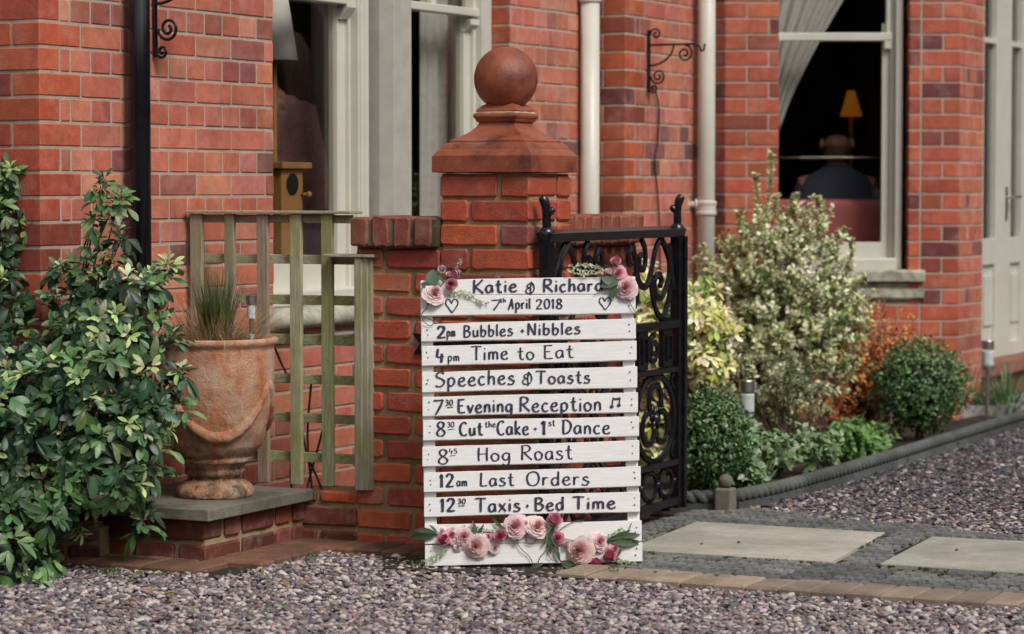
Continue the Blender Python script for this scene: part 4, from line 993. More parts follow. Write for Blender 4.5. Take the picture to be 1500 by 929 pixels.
def inpoly(p, poly_):
    c_ = False; n = len(poly_)
    for i in range(n):
        a, b_ = poly_[i], poly_[i-1]
        if (a.y > p.y) != (b_.y > p.y) and p.x < (b_.x-a.x)*(p.y-a.y)/(b_.y-a.y)+a.x: c_ = not c_
    return c_
e1 = (gp(1500, 871)-gp(944, 834)).normalized(); e2 = (gp(1020, 766)-gp(942, 798)).normalized(); e2 = (e2-e1*e2.dot(e1)).normalized()
# tan border bricks
T0 = gp(905, 848)
me_t = None
bt = MB(); bt.add([(x, y, z) for z in (-.03, .0) for x, y in ((0, 0), (.1, 0), (.1, .21), (0, .21))]+[(x, y, .006) for x, y in ((.006, .006), (.094, .006), (.094, .204), (.006, .204))],
                  [(0, 3, 2, 1), (0, 1, 5, 4), (1, 2, 6, 5), (2, 3, 7, 6), (3, 0, 4, 7), (4, 5, 9, 8), (5, 6, 10, 9), (6, 7, 11, 10), (7, 4, 8, 11), (8, 9, 10, 11)])
tanm = bt.mesh('tan_paver', M['tan'])
def tanobj(name, me, o_, x, y, zj=.003, rot=.012):
    Mx = frame(V((o_.x, o_.y, R.uniform(-zj, zj))), x, y, V((0, 0, 1))) @ Matrix.Rotation(R.uniform(-rot, rot), 4, 'Z')
    ob = bpy.data.objects.new(name, me); COL.objects.link(ob); ob.matrix_basis = Mx; return ob
path = bpy.data.objects.new('path', None); COL.objects.link(path); path['kind'] = 'structure'
for i in range(-2, 26):
    b_ = tanobj('tan_paver', tanm, T0+e1*(i*.108), e1, e2); par(b_, path)
# cobble pavers: one block with a grid of raised setts, left out where a slab lies
O0 = T0+e2*.216
area = [gp(560, 812), gp(700, 795), gp(985, 743), gp(1085, 746), gp(1500, 787), gp(1900, 822), gp(1900, 930), gp(1500, 882), gp(905, 840), gp(560, 822)]
def cobblemesh(L, W, nx, ny, seed, o_=None):
    r = random.Random(seed); mb = MB(); mb.box((0, 0, -.03), (L, 0, 0), (0, W, 0), (0, 0, .024)); cnt = 0
    for i in range(nx):
        for j in range(ny):
            x0 = i*L/nx+.0035; y0 = j*W/ny+.0075; x1 = (i+1)*L/nx-.0035; y1 = (j+1)*W/ny-.0075; h = r.uniform(.002, .008)
            if o_ is not None:
                cs_ = [o_+e1*a+e2*b2 for a in (x0-.004, x1+.004) for b2 in (y0-.005, y1+.005)]
                if any(inpoly(q_, s1) or inpoly(q_, s2) for q_ in cs_): continue
            c = .004; cnt += 1
            mb.add([(x0, y0, -.006), (x1, y0, -.006), (x1, y1, -.006), (x0, y1, -.006), (x0+c, y0+c, h), (x1-c, y0+c, h+r.uniform(-.002, .002)), (x1-c, y1-c, h), (x0+c, y1-c, h)],
                   [(0, 1, 5, 4), (1, 2, 6, 5), (2, 3, 7, 6), (3, 0, 4, 7), (4, 5, 6, 7)])
    return mb.mesh('cobble_paver', M['cobble']), cnt
cm = [cobblemesh(.143, .143, 4, 2, i)[0] for i in range(4)]
for i in range(-3, 24):
    for j in range(0, 12):
        o_ = O0+e1*(i*.152)+e2*(j*.152); c_ = o_+e1*.071+e2*.071
        if not inpoly(c_, area): continue
        cs = [o_+e1*a+e2*b2 for a in (-.01, .071, .153) for b2 in (-.01, .071, .153)]
        if any(inpoly(q_, s1) or inpoly(q_, s2) for q_ in cs):
            me, n_c = cobblemesh(.143, .143, 4, 2, i*31+j, o_)
            if not n_c: continue
        else: me = cm[R.randrange(4)]
        Mx = frame(V((o_.x, o_.y, R.uniform(-.0025, .0025))), e1, e2, V((0, 0, 1)))
        b_ = bpy.data.objects.new('cobble_paver', me); COL.objects.link(b_); b_.matrix_basis = Mx; par(b_, path)
# moss in the joints of the path
mb = MB()
for i in range(1500):
    u_ = R.randrange(-3, 24)*.15-.004+R.uniform(-.004, .004) if R.random() < .5 else None
    if u_ is None: o_ = O0+e1*R.uniform(-.4, 3.4)+e2*(R.randrange(0, 9)*.15-.004+R.uniform(-.004, .004))
    else: o_ = O0+e1*u_+e2*R.uniform(0, 1.2)
    if R.random() < .25:
        k_ = R.randrange(4); s_ = R.choice((s1, s2)); a, b_ = s_[k_], s_[(k_+1) % 4]; o_ = a+(b_-a)*R.random()
    elif inpoly(o_, s1) or inpoly(o_, s2): continue
    if not inpoly(o_, area) or mn.noise(o_*4) < -.05: continue
    r_ = R.uniform(.003, .009); mb.sphere((o_.x, o_.y, .002), r_, 6, 4, vary(R.choice([(.07, .075, .015), (.11, .10, .02), (.05, .06, .015)])), (1, 1, .6))
o = mb.obj('moss', M['leaf_m'], colored=True); o['kind'] = 'stuff'; tag(o, 'green moss growing in the joints of the path', 'moss')

# red mossy pavers round the plinth and along the wall
rp = MB(); rp.add([(x, y, z) for z in (-.03, .0) for x, y in ((0, 0), (.096, 0), (.096, .208), (0, .208))]+[(x, y, .006) for x, y in ((.005, .005), (.091, .005), (.091, .203), (.005, .203))],
                  [(0, 3, 2, 1), (0, 1, 5, 4), (1, 2, 6, 5), (2, 3, 7, 6), (3, 0, 4, 7), (4, 5, 9, 8), (5, 6, 10, 9), (6, 7, 11, 10), (7, 4, 8, 11), (8, 9, 10, 11)])
redm = rp.mesh('red_paver', M['redpave'])
strip = bpy.data.objects.new('paved_strip', None); COL.objects.link(strip); strip['kind'] = 'structure'
ust = (PA.p-G.p).dot(G.d)+.215
n_ = int((PW+.40-ust)/.107)
for i in range(n_+1): b_ = tanobj('red_paver', redm, G.pt(ust+i*.107, 0, .222), G.d, -G.n, .004); par(b_, strip)
for i in range(6): b_ = tanobj('red_paver', redm, PA.pt(-.21+i*.107, 0, .004)+PA.n*0, PA.d, PA.n*1.0 if False else V((PA.n.x, PA.n.y, 0))*1, .002) if False else tanobj('red_paver', redm, PA.pt(depthP-.005-i*.107, 0, .003), -PA.d, PA.n, .002); par(b_, strip)
for i in range(9): b_ = tanobj('red_paver', redm, PL.pt(.10-i*.107-.1, 0, .222), PL.d, -PL.n, .002); par(b_, strip)
sheet('strip_bed', [G.pt(ust-.9, 0, .235), G.pt(PW+.42, 0, .235), G.pt(PW+.42, 0, -.1), G.pt(ust-.9, 0, -.1)], M['soil'], -.012)
sheet('strip_bed', [PL.pt(-1.2, 0, .235), PL.pt(.22, 0, .235), PL.pt(.22, 0, -.7), PL.pt(-1.2, 0, -.7)], M['soil'], -.014)

# ================================================================== ROPE EDGING AND BED
epx = [(1066, 746), (1130, 733), (1200, 714), (1300, 684), (1400, 652), (1500, 621), (1560, 608)]
ept = smoothline([gp(x, y) for x, y in epx], 8)
def cum(pts):
    s_ = [0]
    for a, b_ in zip(pts[:-1], pts[1:]): s_.append(s_[-1]+(b_-a).length)
    return s_
cs = cum(ept); Ltot = cs[-1]
def alongf(pts, cs_, s_):
    for i in range(len(cs_)-1):
        if cs_[i+1] >= s_: break
    t = (s_-cs_[i])/(cs_[i+1]-cs_[i]); return pts[i]+(pts[i+1]-pts[i])*t, (pts[i+1]-pts[i]).normalized()
bed = [gp(997, 742)]+[gp(1048, 744)]+ept+[V((4.5, 15.5, 0)), V((4.5, 17, 0)), V((-1, 17, 0)), V((-1.5, 10.5, 0)), GT.pt(.0, 0, -.02)]
edging = [0]
def ropeseg(pts, cs_, s0, s1, label):
    e = thing('rope_edging', alongf(pts, cs_, s0)[0], label, 'garden edging', 'lengths of rope topped edging round the flower bed')
    n = max(10, int((s1-s0)/.0035)); m = 20; mb = MB(); vs = []; rr = .026
    for i in range(n+1):
        s_ = s0+.004+(s1-s0-.008)*i/n; p, t = alongf(pts, cs_, s_); sd_ = V((t.y, -t.x, 0))
        for k_ in range(m):
            a = 2*PI*k_/m; r_ = rr*(.62+.52*abs(math.sin(a+s_*PI/.048))**.6)
            vs.append(p+sd_*math.cos(a)*r_+V((0, 0, .044+math.sin(a)*r_)))
    mb.add(vs, [(i*m+k_, i*m+(k_+1) % m, (i+1)*m+(k_+1) % m, (i+1)*m+k_) for i in range(n) for k_ in range(m)]+[tuple(range(m-1, -1, -1)), tuple(n*m+k_ for k_ in range(m))])
    mb.obj('rope_top', M['rope'], e, smooth=True)
    mb = MB(); k2 = max(1, int((s1-s0)/.08))
    for i in range(k2):
        a, t = alongf(pts, cs_, s0+.003+(s1-s0-.006)*i/k2); b_, t2 = alongf(pts, cs_, s0+.003+(s1-s0-.006)*(i+1)/k2); sd_ = V((t.y, -t.x, 0))
        mb.box(a-sd_*.020+V((0, 0, -.03)), (b_-a), sd_*.040, (0, 0, .054))
    mb.obj('foot', M['rope'], e)
s_ = .05; i = 0
words = ['nearest length of grey rope edging, joined to the ball topped post', 'second length of rope edging from the ball topped post', 'third length of rope edging, in front of the low green plants', 'fourth length of rope edging, below the orange shrub', 'fifth length of rope edging, below the far clipped box ball', 'sixth length of rope edging, beside the strappy plants', 'farthest length of rope edging, near the glazed doors', 'length of rope edging at the right edge of the photo', 'rope edging past the right edge']
while s_ < Ltot-.3 and i < 8:
    ropeseg(ept, cs, s_, min(s_+.60, Ltot), words[i]); s_ += .60; i += 1
lp = [gp(965, 744), gp(1047, 746)]; ropeseg(lp, cum(lp), .0, cum(lp)[-1], 'short thick length of rope edging between the gate and the ball topped post')
pp = gp(1063, 748); e = thing('edging_post', pp, 'small grey stone post with a ball top at the corner of the rope edging', 'post')
mb = MB(); w_ = .034
mb.box(pp-e1*w_-e2*w_+V((0, 0, -.03)), e1*2*w_, e2*2*w_, (0, 0, .118)); mb.obj('shaft', M['postst'], e, bevel=.009, seg=3)
mb = MB(); mb.sphere(pp+V((0, 0, .113)), .028, 20, 14); mb.obj('ball', M['postst'], e, smooth=True)
# soil with real relief
mb = MB(); nx, ny = 90, 90; idx = {}; vs = []; fs = []
for i in range(nx+1):
    for j in range(ny+1):
        x = -.4+4.6*i/nx; y = 9.3+6.2*j/ny
        idx[i, j] = len(vs); vs.append((x, y, .012+.03*mn.noise(V((x*5, y*5, 0)))+.012*mn.noise(V((x*23, y*23, 3)))))
for i in range(nx):
    for j in range(ny):
        c_ = V((-.4+4.6*(i+.5)/nx, 9.3+6.2*(j+.5)/ny, 0))
        if inpoly(c_, bed): fs.append((idx[i, j], idx[i+1, j], idx[i+1, j+1], idx[i, j+1]))
mb.add(vs, fs); o = mb.obj('flower_bed', M['soil'], smooth=True); o['kind'] = 'structure'
sheet('soil_strip', [A.pt(-.3, 0, .0), T.pt(T.u(300), 0, 0), T.pt(-.0, 0, 0), A.pt(2.2, 0, .5), A.pt(3, 0, 0)], M['soil'], -.004)
pv = [F.pt(-.3, 0, .10), F.pt(2.6, 0, .10), F.pt(2.6, 0, 1.2), F.pt(.15, 0, .55)]
mb = MB(); poly(mb, pv, -.03, .07); tag(mb.obj('porch_paving', M['porch']), kind='structure')
# stray bricks by the shrub
mb = MB(); kb = gp(87, 815); KB = Plane((kb.x-.3, kb.y), -8, z0=-.03, course=.083)
kerb = thing('brick_kerb', KB.p, 'low brick kerb half hidden under the glossy shrub', 'kerb')
mb = MB(); mb.box(KB.pt(0, -.03, -.006), KB.d*.45, -KB.n*.2, (0, 0, .13)); mb.obj('core', M['gmortar'], kerb)
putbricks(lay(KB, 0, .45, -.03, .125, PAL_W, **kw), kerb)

# ================================================================== GRAVEL
def scatter(name, pts, protos, mat, label):
    """pts: list of (co, rot, scale vec, col, idx)"""
    pc_ = bpy.data.collections.new(name+'_shapes')
    for i, me in enumerate(protos):
        me.materials.append(mat); ob = bpy.data.objects.new('%s_shape_%d' % (name, i), me); pc_.objects.link(ob)
    me = bpy.data.meshes.new(name); me.from_pydata([p[0] for p in pts], [], [])
    for nm, ty, key, idx_, w3 in (('rot', 'FLOAT_VECTOR', 'vector', 1, 1), ('scl', 'FLOAT_VECTOR', 'vector', 2, 1), ('col', 'FLOAT_COLOR', 'color', 3, 2), ('pick', 'INT', 'value', 4, 0)):
        at_ = me.attributes.new(nm, ty, 'POINT'); buf = []
        for p in pts:
            if w3 == 1: buf += list(p[idx_])
            elif w3 == 2: buf += [*p[idx_], 1]
            else: buf.append(p[idx_])
        at_.data.foreach_set(key, buf)
    o = bpy.data.objects.new(name, me); COL.objects.link(o)
    ng = bpy.data.node_groups.new(name, 'GeometryNodeTree'); ng.interface.new_socket('Geometry', in_out='INPUT', socket_type='NodeSocketGeometry'); ng.interface.new_socket('Geometry', in_out='OUTPUT', socket_type='NodeSocketGeometry')
    N_ = ng.nodes; gi = N_.new('NodeGroupInput'); go = N_.new('NodeGroupOutput'); ip = N_.new('GeometryNodeInstanceOnPoints'); ci = N_.new('GeometryNodeCollectionInfo')
    ci.inputs['Collection'].default_value = pc_; ci.inputs['Separate Children'].default_value = True; ci.inputs['Reset Children'].default_value = True; ip.inputs['Pick Instance'].default_value = True
    def na(nm, ty):
        n = N_.new('GeometryNodeInputNamedAttribute'); n.data_type = ty; n.inputs['Name'].default_value = nm; return n.outputs['Attribute']
    L_ = ng.links; L_.new(gi.outputs[0], ip.inputs['Points']); L_.new(ci.outputs[0], ip.inputs['Instance'])
    e2r = N_.new('FunctionNodeEulerToRotation'); L_.new(na('rot', 'FLOAT_VECTOR'), e2r.inputs[0]); L_.new(e2r.outputs[0], ip.inputs['Rotation'])
    L_.new(na('scl', 'FLOAT_VECTOR'), ip.inputs['Scale']); L_.new(na('pick', 'INT'), ip.inputs['Instance Index']); L_.new(ip.outputs[0], go.inputs[0])
    md = o.modifiers.new('scatter', 'NODES'); md.node_group = ng
    tag(o, label, 'gravel', kind='stuff'); return o
def pebbles(n, sharp, seed):
    out = []
    for i in range(n):
        r = random.Random(seed+i); bm = bmesh.new(); bmesh.ops.create_icosphere(bm, subdivisions=1 if sharp else 2, radius=1)
        off = V((r.uniform(0, 50), r.uniform(0, 50), r.uniform(0, 50)))
        for v in bm.verts:
            k_ = 1+(.42 if sharp else .30)*mn.noise(v.co*1.2+off); v.co = V((v.co.x*k_, v.co.y*k_*.8, v.co.z*k_*(.38 if sharp else .5)))
        me = bpy.data.meshes.new('pebble'); bm.to_mesh(me); bm.free()
        if not sharp: me.polygons.foreach_set('use_smooth', [True]*len(me.polygons))
        out.append(me)
    return out
PG = [(.27, .21, .212)]*4+[(.38, .305, .30)]*4+[(.50, .415, .405)]*3+[(.14, .108, .115)]*5+[(.105, .098, .108)]*3+[(.29, .215, .19)]*2+[(.52, .46, .41)]*2+[(.17, .165, .175)]*2+[(.25, .15, .115)]
PD = [(.075, .066, .078)]*5+[(.115, .10, .115)]*5+[(.18, .155, .16)]*3+[(.06, .05, .058)]*5+[(.40, .35, .32)]+[(.28, .17, .145)]
pads = [[G.pt(ust-1.0, 0, .215), G.pt(PW+.5, 0, .215), G.pt(PW+.5, 0, -.5), G.pt(ust-1, 0, -.5)], [PL.pt(-.75, 0, .215), PL.pt(.205, 0, .215), PL.pt(.205, 0, -.8), PL.pt(-.75, 0, -.8)]]
pathpoly = [T0+e1*-.2+e2*0, T0+e1*3.2, T0+e1*3.2+e2*3, T0+e1*-.2+e2*3]
pts = []; st = .0142
y = 7.15
while y < 9.6:
    x = -2.3
    while x < 3.1:
        cx = x+R.uniform(-.009, .009); cy = y+R.uniform(-.009, .009); p = V((cx, cy, 0))
        px_ = 750+FPX*cx/cy
        if -120 < px_ < 1620 and not any(inpoly(p, q_) for q_ in pads) and not inpoly(p, pathpoly):
            s_ = R.choice([.0065, .008, .0095, .011, .0135]); s_ *= R.uniform(.85, 1.15)
            d_ = R.random()
            pts.append(((cx, cy, -.020+R.uniform(-.004, .013)), (R.uniform(-.45, .45), R.uniform(-.45, .45), R.uniform(0, 6.3)), (s_*R.uniform(.9, 1.3), s_, s_*R.uniform(.8, 1.3)), vary(R.choice(PG), a=.10), R.randrange(14)))
        x += st
    y += st
for (x, y_) in ((1028, 797), (1082, 795), (1402, 806), (990, 762), (1120, 838), (1160, 845), (1330, 858), (1050, 842), (960, 838), (1240, 852), (470, 828), (300, 838)):
    p = gp(x, y_, .010); s_ = R.uniform(.006, .010); pts.append(((p.x, p.y, .012), (0, 0, R.uniform(0, 6)), (s_, s_*.8, s_), vary((.16, .13, .13)), R.randrange(8)))
scatter('gravel', pts, pebbles(8, False, 11)+pebbles(6, True, 91), M['pebble'], 'rounded pinkish grey gravel covering the foreground')
pts = []; y = 9.3; darkpoly = [gp(1066, 749)]+ept+[V((4.6, 15, 0)), V((4.6, 9, 0)), gp(1900, 822), gp(1500, 788), gp(1085, 747)]
while y < 15.2:
    x = .7; st = .0175+.0012*(y-9.3)
    while x < 3.9:
        cx = x+R.uniform(-.010, .010); cy = y+R.uniform(-.010, .010); px_ = 750+FPX*cx/cy
        if px_ < 1600 and inpoly(V((cx, cy, 0)), darkpoly):
            s_ = R.uniform(.008, .015)
            near = max(0, min(1, (10.9-cy)/1.2)); pal = PG if R.random() < near*.55+.12 else PD
            pts.append(((cx, cy, -.015+R.uniform(-.003, .009)), (R.uniform(-.5, .5), R.uniform(-.5, .5), R.uniform(0, 6.3)), (s_*R.uniform(1, 1.6), s_, s_*R.uniform(.7, 1.1)), vary(R.choice(pal), a=.10), R.randrange(6)))
        x += st
    y += st
scatter('slate_gravel', pts, pebbles(6, True, 51), M['pebble'], 'dark purple grey slate gravel right of the rope edging')

# ================================================================== WHITE PALLET SIGN
so = gp(623, 829); roll = .0245; lean = math.radians(11.2)
sx = V((math.cos(roll), 0, math.sin(roll)))
sy0 = V((-math.sin(roll)*math.cos(lean), math.sin(lean), math.cos(roll)*math.cos(lean))); sn = sx.cross(sy0).normalized(); sy = sn.cross(sx)
SO = V((so.x, so.y, -.012))
if sn.y > 0: sn = -sn
def sp_(px, py, off=0):
    h = hit(px, py, SO+sn*off, sn); q_ = h-SO; return q_.dot(sx), q_.dot(sy)
def SW(u, v, off=0): return SO+sx*u+sy*v+sn*off
sign = thing('pallet_sign', SO, 'white painted pallet sign with hand lettered wedding timings leaning on the pier', 'sign')
slatdef = [(410.5, 404.5, 433, 429.8, 616, 930.5), (433.6, 430.4, 463, 458.6, 616.3, 931), (475, 466, 500, 495.5, 617, 931.5), (507.6, 499, 536.3, 527.5, 617.8, 932.5), (545.6, 536.3, 574.5, 567.3, 618, 933.5),
           (581.5, 574.5, 609.5, 603.5, 618.8, 934.5), (616, 610, 645.7, 638.7, 619.5, 936), (655, 645, 684, 675, 618.5, 936.5), (692.8, 683, 721.5, 712, 620.5, 938.5), (729, 720, 757, 749.5, 621, 937.5),
           (769, 762.5, 797.6, 793, 622, 940), (798.4, 794, 829.5, 822.5, 622.3, 941)]
slats = []
for (tl, trr, bl, br, xl, xr) in slatdef:
    c4 = [sp_(xl, bl), sp_(xr, br), sp_(xr, trr), sp_(xl, tl)]
    j = R.uniform(-.0015, .0015); NX = 24; vs = []; mb = MB()
    for (off) in (j, j-.018):
        for vv in (0, 1):
            for i in range(NX+1):
                t = i/NX; a = c4[0] if vv == 0 else c4[3]; b_ = c4[1] if vv == 0 else c4[2]
                e_ = R.uniform(-.0005, .0005)+(.001*math.sin(t*6+j*900))
                vs.append((a[0]+(b_[0]-a[0])*t, off, a[1]+(b_[1]-a[1])*t+e_))
    n = NX+1; fs = []
    for i in range(NX):
        fs += [(i, i+1, n+i+1, n+i), (2*n+i+1, 2*n+i, 3*n+i, 3*n+i+1), (n+i, n+i+1, 3*n+i+1, 3*n+i), (i+1, i, 2*n+i, 2*n+i+1)]
    fs += [(0, n, 3*n, 2*n), (n-1, 3*n-1, 4*n-1, 2*n-1)]
    mb.add([(v[0], -v[1], v[2]) for v in vs], fs); o = mb.obj('slat', M['white'], sign, bevel=.0015, seg=1); o.matrix_basis = frame(SO, sx, -sn, sy)
    WM[o.name] = frame(SO, sx, -sn, sy); slats.append(o)
for (xa, xb) in ((617.5, 634.5), (914, 931)):
    ua, ub = sp_(xa+5, 829)[0]-.0, sp_(xb+4, 829)[0]
    ut, ut2 = sp_(xa, 408)[0], sp_(xb, 408)[0]
    vt = sp_(xa, 407)[1]-.004; mb = MB()
    q0 = (ut+ua)/2-.003; q1 = (ut2+ub)/2
    mb.box((q0, .0205, .012), (q1-q0, 0, 0), (0, .028, 0), (0, 0, vt-.016)); o = mb.obj('side_rail', M['white'], sign, bevel=.002, seg=1); o.matrix_basis = frame(SO, sx, -sn, sy)
# nails
for k_, (tl, trr, bl, br, xl, xr) in enumerate(slatdef):
    mb = MB()
    for (bx, yt_, yb_) in ((xl+9, tl, bl), (xr-9, trr, br)):
        for f_ in (.33, .62):
            x = bx+R.uniform(-2, 2); y_ = yt_+(yb_-yt_)*(f_+R.uniform(-.06, .06)); u, v = sp_(x, y_); c_ = SW(u, v, .0012)
            mb.tube([c_, c_+sn*.0012], R.uniform(.0018, .0028), 8)
    mb.obj('nail', M['nail'], slats[k_])

# ---- lettering: stroke font (width, strokes), cap height 1, x height .58
GL = {
 'K': (.66, [[(.08, 1), (.07, .5), (.08, 0)], [(.62, 1), (.35, .68), (.1, .48)], [(.1, .5), (.35, .28), (.68, -.06)]]),
 'R': (.68, [[(.1, 1), (.08, .5), (.08, 0)], [(.02, .93), (.2, 1.0), (.45, .97), (.56, .78), (.42, .58), (.1, .50)], [(.2, .5), (.4, .28), (.68, .0)]]),
 'A': (.66, [[(.40, 1), (.25, .5), (.02, -.08)], [(.40, 1), (.47, .5), (.55, .0)], [(.14, .36), (.55, .38)]]),
 'B': (.62, [[(.1, 1), (.08, .5), (.09, 0)], [(.0, .96), (.25, 1.0), (.47, .88), (.42, .65), (.12, .54)], [(.12, .54), (.42, .5), (.56, .3), (.42, .06), (.09, .0)]]),
 'N': (.66, [[(.08, 0), (.08, .5), (.09, 1)], [(.09, 1), (.3, .5), (.56, 0)], [(.56, 0), (.57, .5), (.57, 1)]]),
 'T': (.72, [[(.0, .98), (.3, 1.0), (.72, .97)], [(.38, .98), (.37, .5), (.37, 0)]]),
 'E': (.56, [[(.08, .98), (.07, .5), (.08, .02)], [(.0, .98), (.3, .98), (.52, 1.0)], [(.08, .52), (.40, .54)], [(.08, .02), (.3, .0), (.55, .03)]]),
 'S': (.60, [[(.55, .88), (.35, 1.0), (.10, .88), (.10, .66), (.38, .52), (.56, .32), (.45, .06), (.2, -.02), (.0, .06)]]),
 'C': (.60, [[(.56, .86), (.38, 1.0), (.14, .84), (.05, .5), (.14, .14), (.36, 0), (.58, .12)]]),
 'D': (.66, [[(.12, 1), (.10, .5), (.11, 0)], [(.0, .95), (.3, .98), (.56, .78), (.60, .45), (.42, .12), (.11, 0)]]),
 'H': (.66, [[(.10, 1), (.08, .5), (.10, 0)], [(.58, 1), (.57, .5), (.58, 0)], [(.08, .52), (.58, .54)]]),
 'L': (.52, [[(.12, 1), (.10, .5), (.08, .03)], [(.08, .03), (.3, .0), (.52, .05)]]),
 'O': (.80, [[(.42, 1), (.15, .86), (.04, .5), (.15, .12), (.40, 0), (.65, .12), (.76, .5), (.66, .88), (.42, 1)]]),
 'a': (.52, [[(.44, .50), (.28, .58), (.09, .46), (.05, .22), (.16, .02), (.32, .08), (.43, .3)], [(.44, .56), (.43, .3), (.48, .02)]]),
 't': (.42, [[(.2, .92), (.18, .4), (.21, .08), (.32, 0), (.42, .05)], [(.0, .60), (.38, .62)]]),
 'i': (.18, [[(.09, .56), (.09, .0)], [(.08, .80), (.11, .84)]]),
 'e': (.50, [[(.06, .28), (.28, .32), (.42, .42), (.32, .58), (.14, .5), (.05, .26), (.16, .03), (.34, 0), (.50, .10)]]),
 'c': (.46, [[(.42, .50), (.26, .58), (.09, .44), (.06, .2), (.2, 0), (.44, .06)]]),
 'h': (.50, [[(.09, 1.0), (.08, .5), (.08, 0)], [(.08, .3), (.22, .54), (.38, .50), (.42, .25), (.42, 0)]]),
 'r': (.40, [[(.08, .58), (.08, .3), (.08, 0)], [(.08, .32), (.2, .54), (.38, .54)]]),
 'd': (.54, [[(.42, .48), (.26, .56), (.08, .42), (.06, .18), (.2, 0), (.38, .12), (.43, .3)], [(.45, 1.0), (.44, .5), (.45, 0)]]),
 'p': (.54, [[(.08, .55), (.08, .1), (.08, -.40)], [(.08, .4), (.24, .58), (.43, .48), (.45, .2), (.28, .0), (.09, .08)]]),
 'l': (.18, [[(.09, 1.0), (.08, .5), (.10, .0)]]),
 'u': (.50, [[(.08, .56), (.07, .25), (.16, .0), (.32, .06), (.42, .3)], [(.42, .56), (.42, .3), (.46, 0)]]),
 'b': (.52, [[(.09, 1.0), (.08, .5), (.09, .02)], [(.09, .36), (.24, .56), (.42, .46), (.44, .18), (.28, 0), (.09, .05)]]),
 's': (.46, [[(.40, .50), (.22, .58), (.09, .46), (.22, .32), (.40, .2), (.32, .02), (.14, -.02), (.0, .05)]]),
 'm': (.74, [[(.08, .56), (.08, 0)], [(.08, .34), (.2, .55), (.33, .48), (.36, .25), (.36, 0)], [(.36, .34), (.48, .55), (.62, .48), (.65, .25), (.66, 0)]]),
 'o': (.52, [[(.26, .58), (.09, .48), (.05, .25), (.15, .03), (.3, 0), (.45, .14), (.46, .4), (.26, .58)]]),
 'n': (.50, [[(.08, .56), (.08, 0)], [(.08, .32), (.22, .56), (.37, .50), (.42, .25), (.42, 0)]]),
 'v': (.46, [[(.04, .56), (.14, .28), (.24, 0)], [(.24, 0), (.33, .3), (.45, .57)]]),
 'g': (.52, [[(.44, .50), (.26, .58), (.08, .44), (.06, .2), (.2, .04), (.38, .14), (.43, .34)], [(.44, .56), (.44, .0), (.38, -.28), (.2, -.34), (.04, -.24)]]),
 'k': (.48, [[(.09, 1.0), (.08, .5), (.09, 0)], [(.42, .58), (.25, .40), (.09, .26)], [(.12, .28), (.28, .14), (.48, -.02)]]),
 'x': (.50, [[(.04, .56), (.25, .28), (.48, 0)], [(.44, .58), (.25, .3), (.03, -.02)]]),
 '7': (.62, [[(.0, .92), (.3, .94), (.60, .98)], [(.60, .98), (.42, .5), (.14, -.05)]]),
 '2': (.62, [[(.06, .78), (.2, .98), (.44, .94), (.50, .7), (.3, .34), (.04, .02)], [(.04, .02), (.3, .02), (.60, .05)]]),
 '0': (.58, [[(.30, 1), (.12, .84), (.05, .5), (.14, .1), (.30, 0), (.46, .14), (.53, .5), (.46, .88), (.30, 1)]]),
 '1': (.30, [[(.02, .76), (.16, .98)], [(.16, .98), (.15, .5), (.15, 0)]]),
 '8': (.56, [[(.46, .86), (.28, 1.0), (.10, .84), (.16, .60), (.40, .42), (.52, .2), (.38, .0), (.14, .02), (.05, .22), (.18, .44), (.40, .62), (.47, .84), (.40, .95)]]),
 '4': (.56, [[(.14, 1), (.08, .65), (.05, .36)], [(.05, .36), (.3, .36), (.58, .40)], [(.42, .62), (.40, .3), (.38, -.08)]]),
 '3': (.50, [[(.06, .86), (.24, 1.0), (.42, .84), (.36, .62), (.18, .54)], [(.18, .54), (.40, .48), (.46, .24), (.30, .02), (.04, .08)]]),
 '5': (.50, [[(.46, .98), (.12, .96)], [(.12, .96), (.08, .58)], [(.08, .58), (.32, .62), (.46, .36), (.34, .06), (.04, .04)]]),
 '&': (.66, [[(.56, .78), (.36, .86), (.14, .74), (.16, .58), (.40, .50)], [(.40, .50), (.12, .42), (.02, .22), (.14, .04), (.36, .02), (.58, .16), (.66, .45), (.58, .8), (.42, 1.0)], [(.42, 1.0), (.38, .5), (.40, -.12)]]),
 '+': (.5, [[(.02, .0), (.48, .02)], [(.25, .28), (.24, -.28)]]),
 '-': (.8, [[(.0, .0), (.4, .02), (.8, .03)]]),
 'Y': (1.0, [[(.5, -.5), (.22, -.12), (.0, .18), (.08, .46), (.30, .48), (.48, .20)], [(.48, .20), (.62, .46), (.86, .48), (1.0, .22), (.84, -.10), (.5, -.5)]]),
 'M': (1.0, [[(.22, .12), (.34, .95)], [(.34, .95), (.6, .88), (1.0, .96)], [(1.0, .96), (.88, .20)], [(.36, .78), (.98, .80)]]),
}
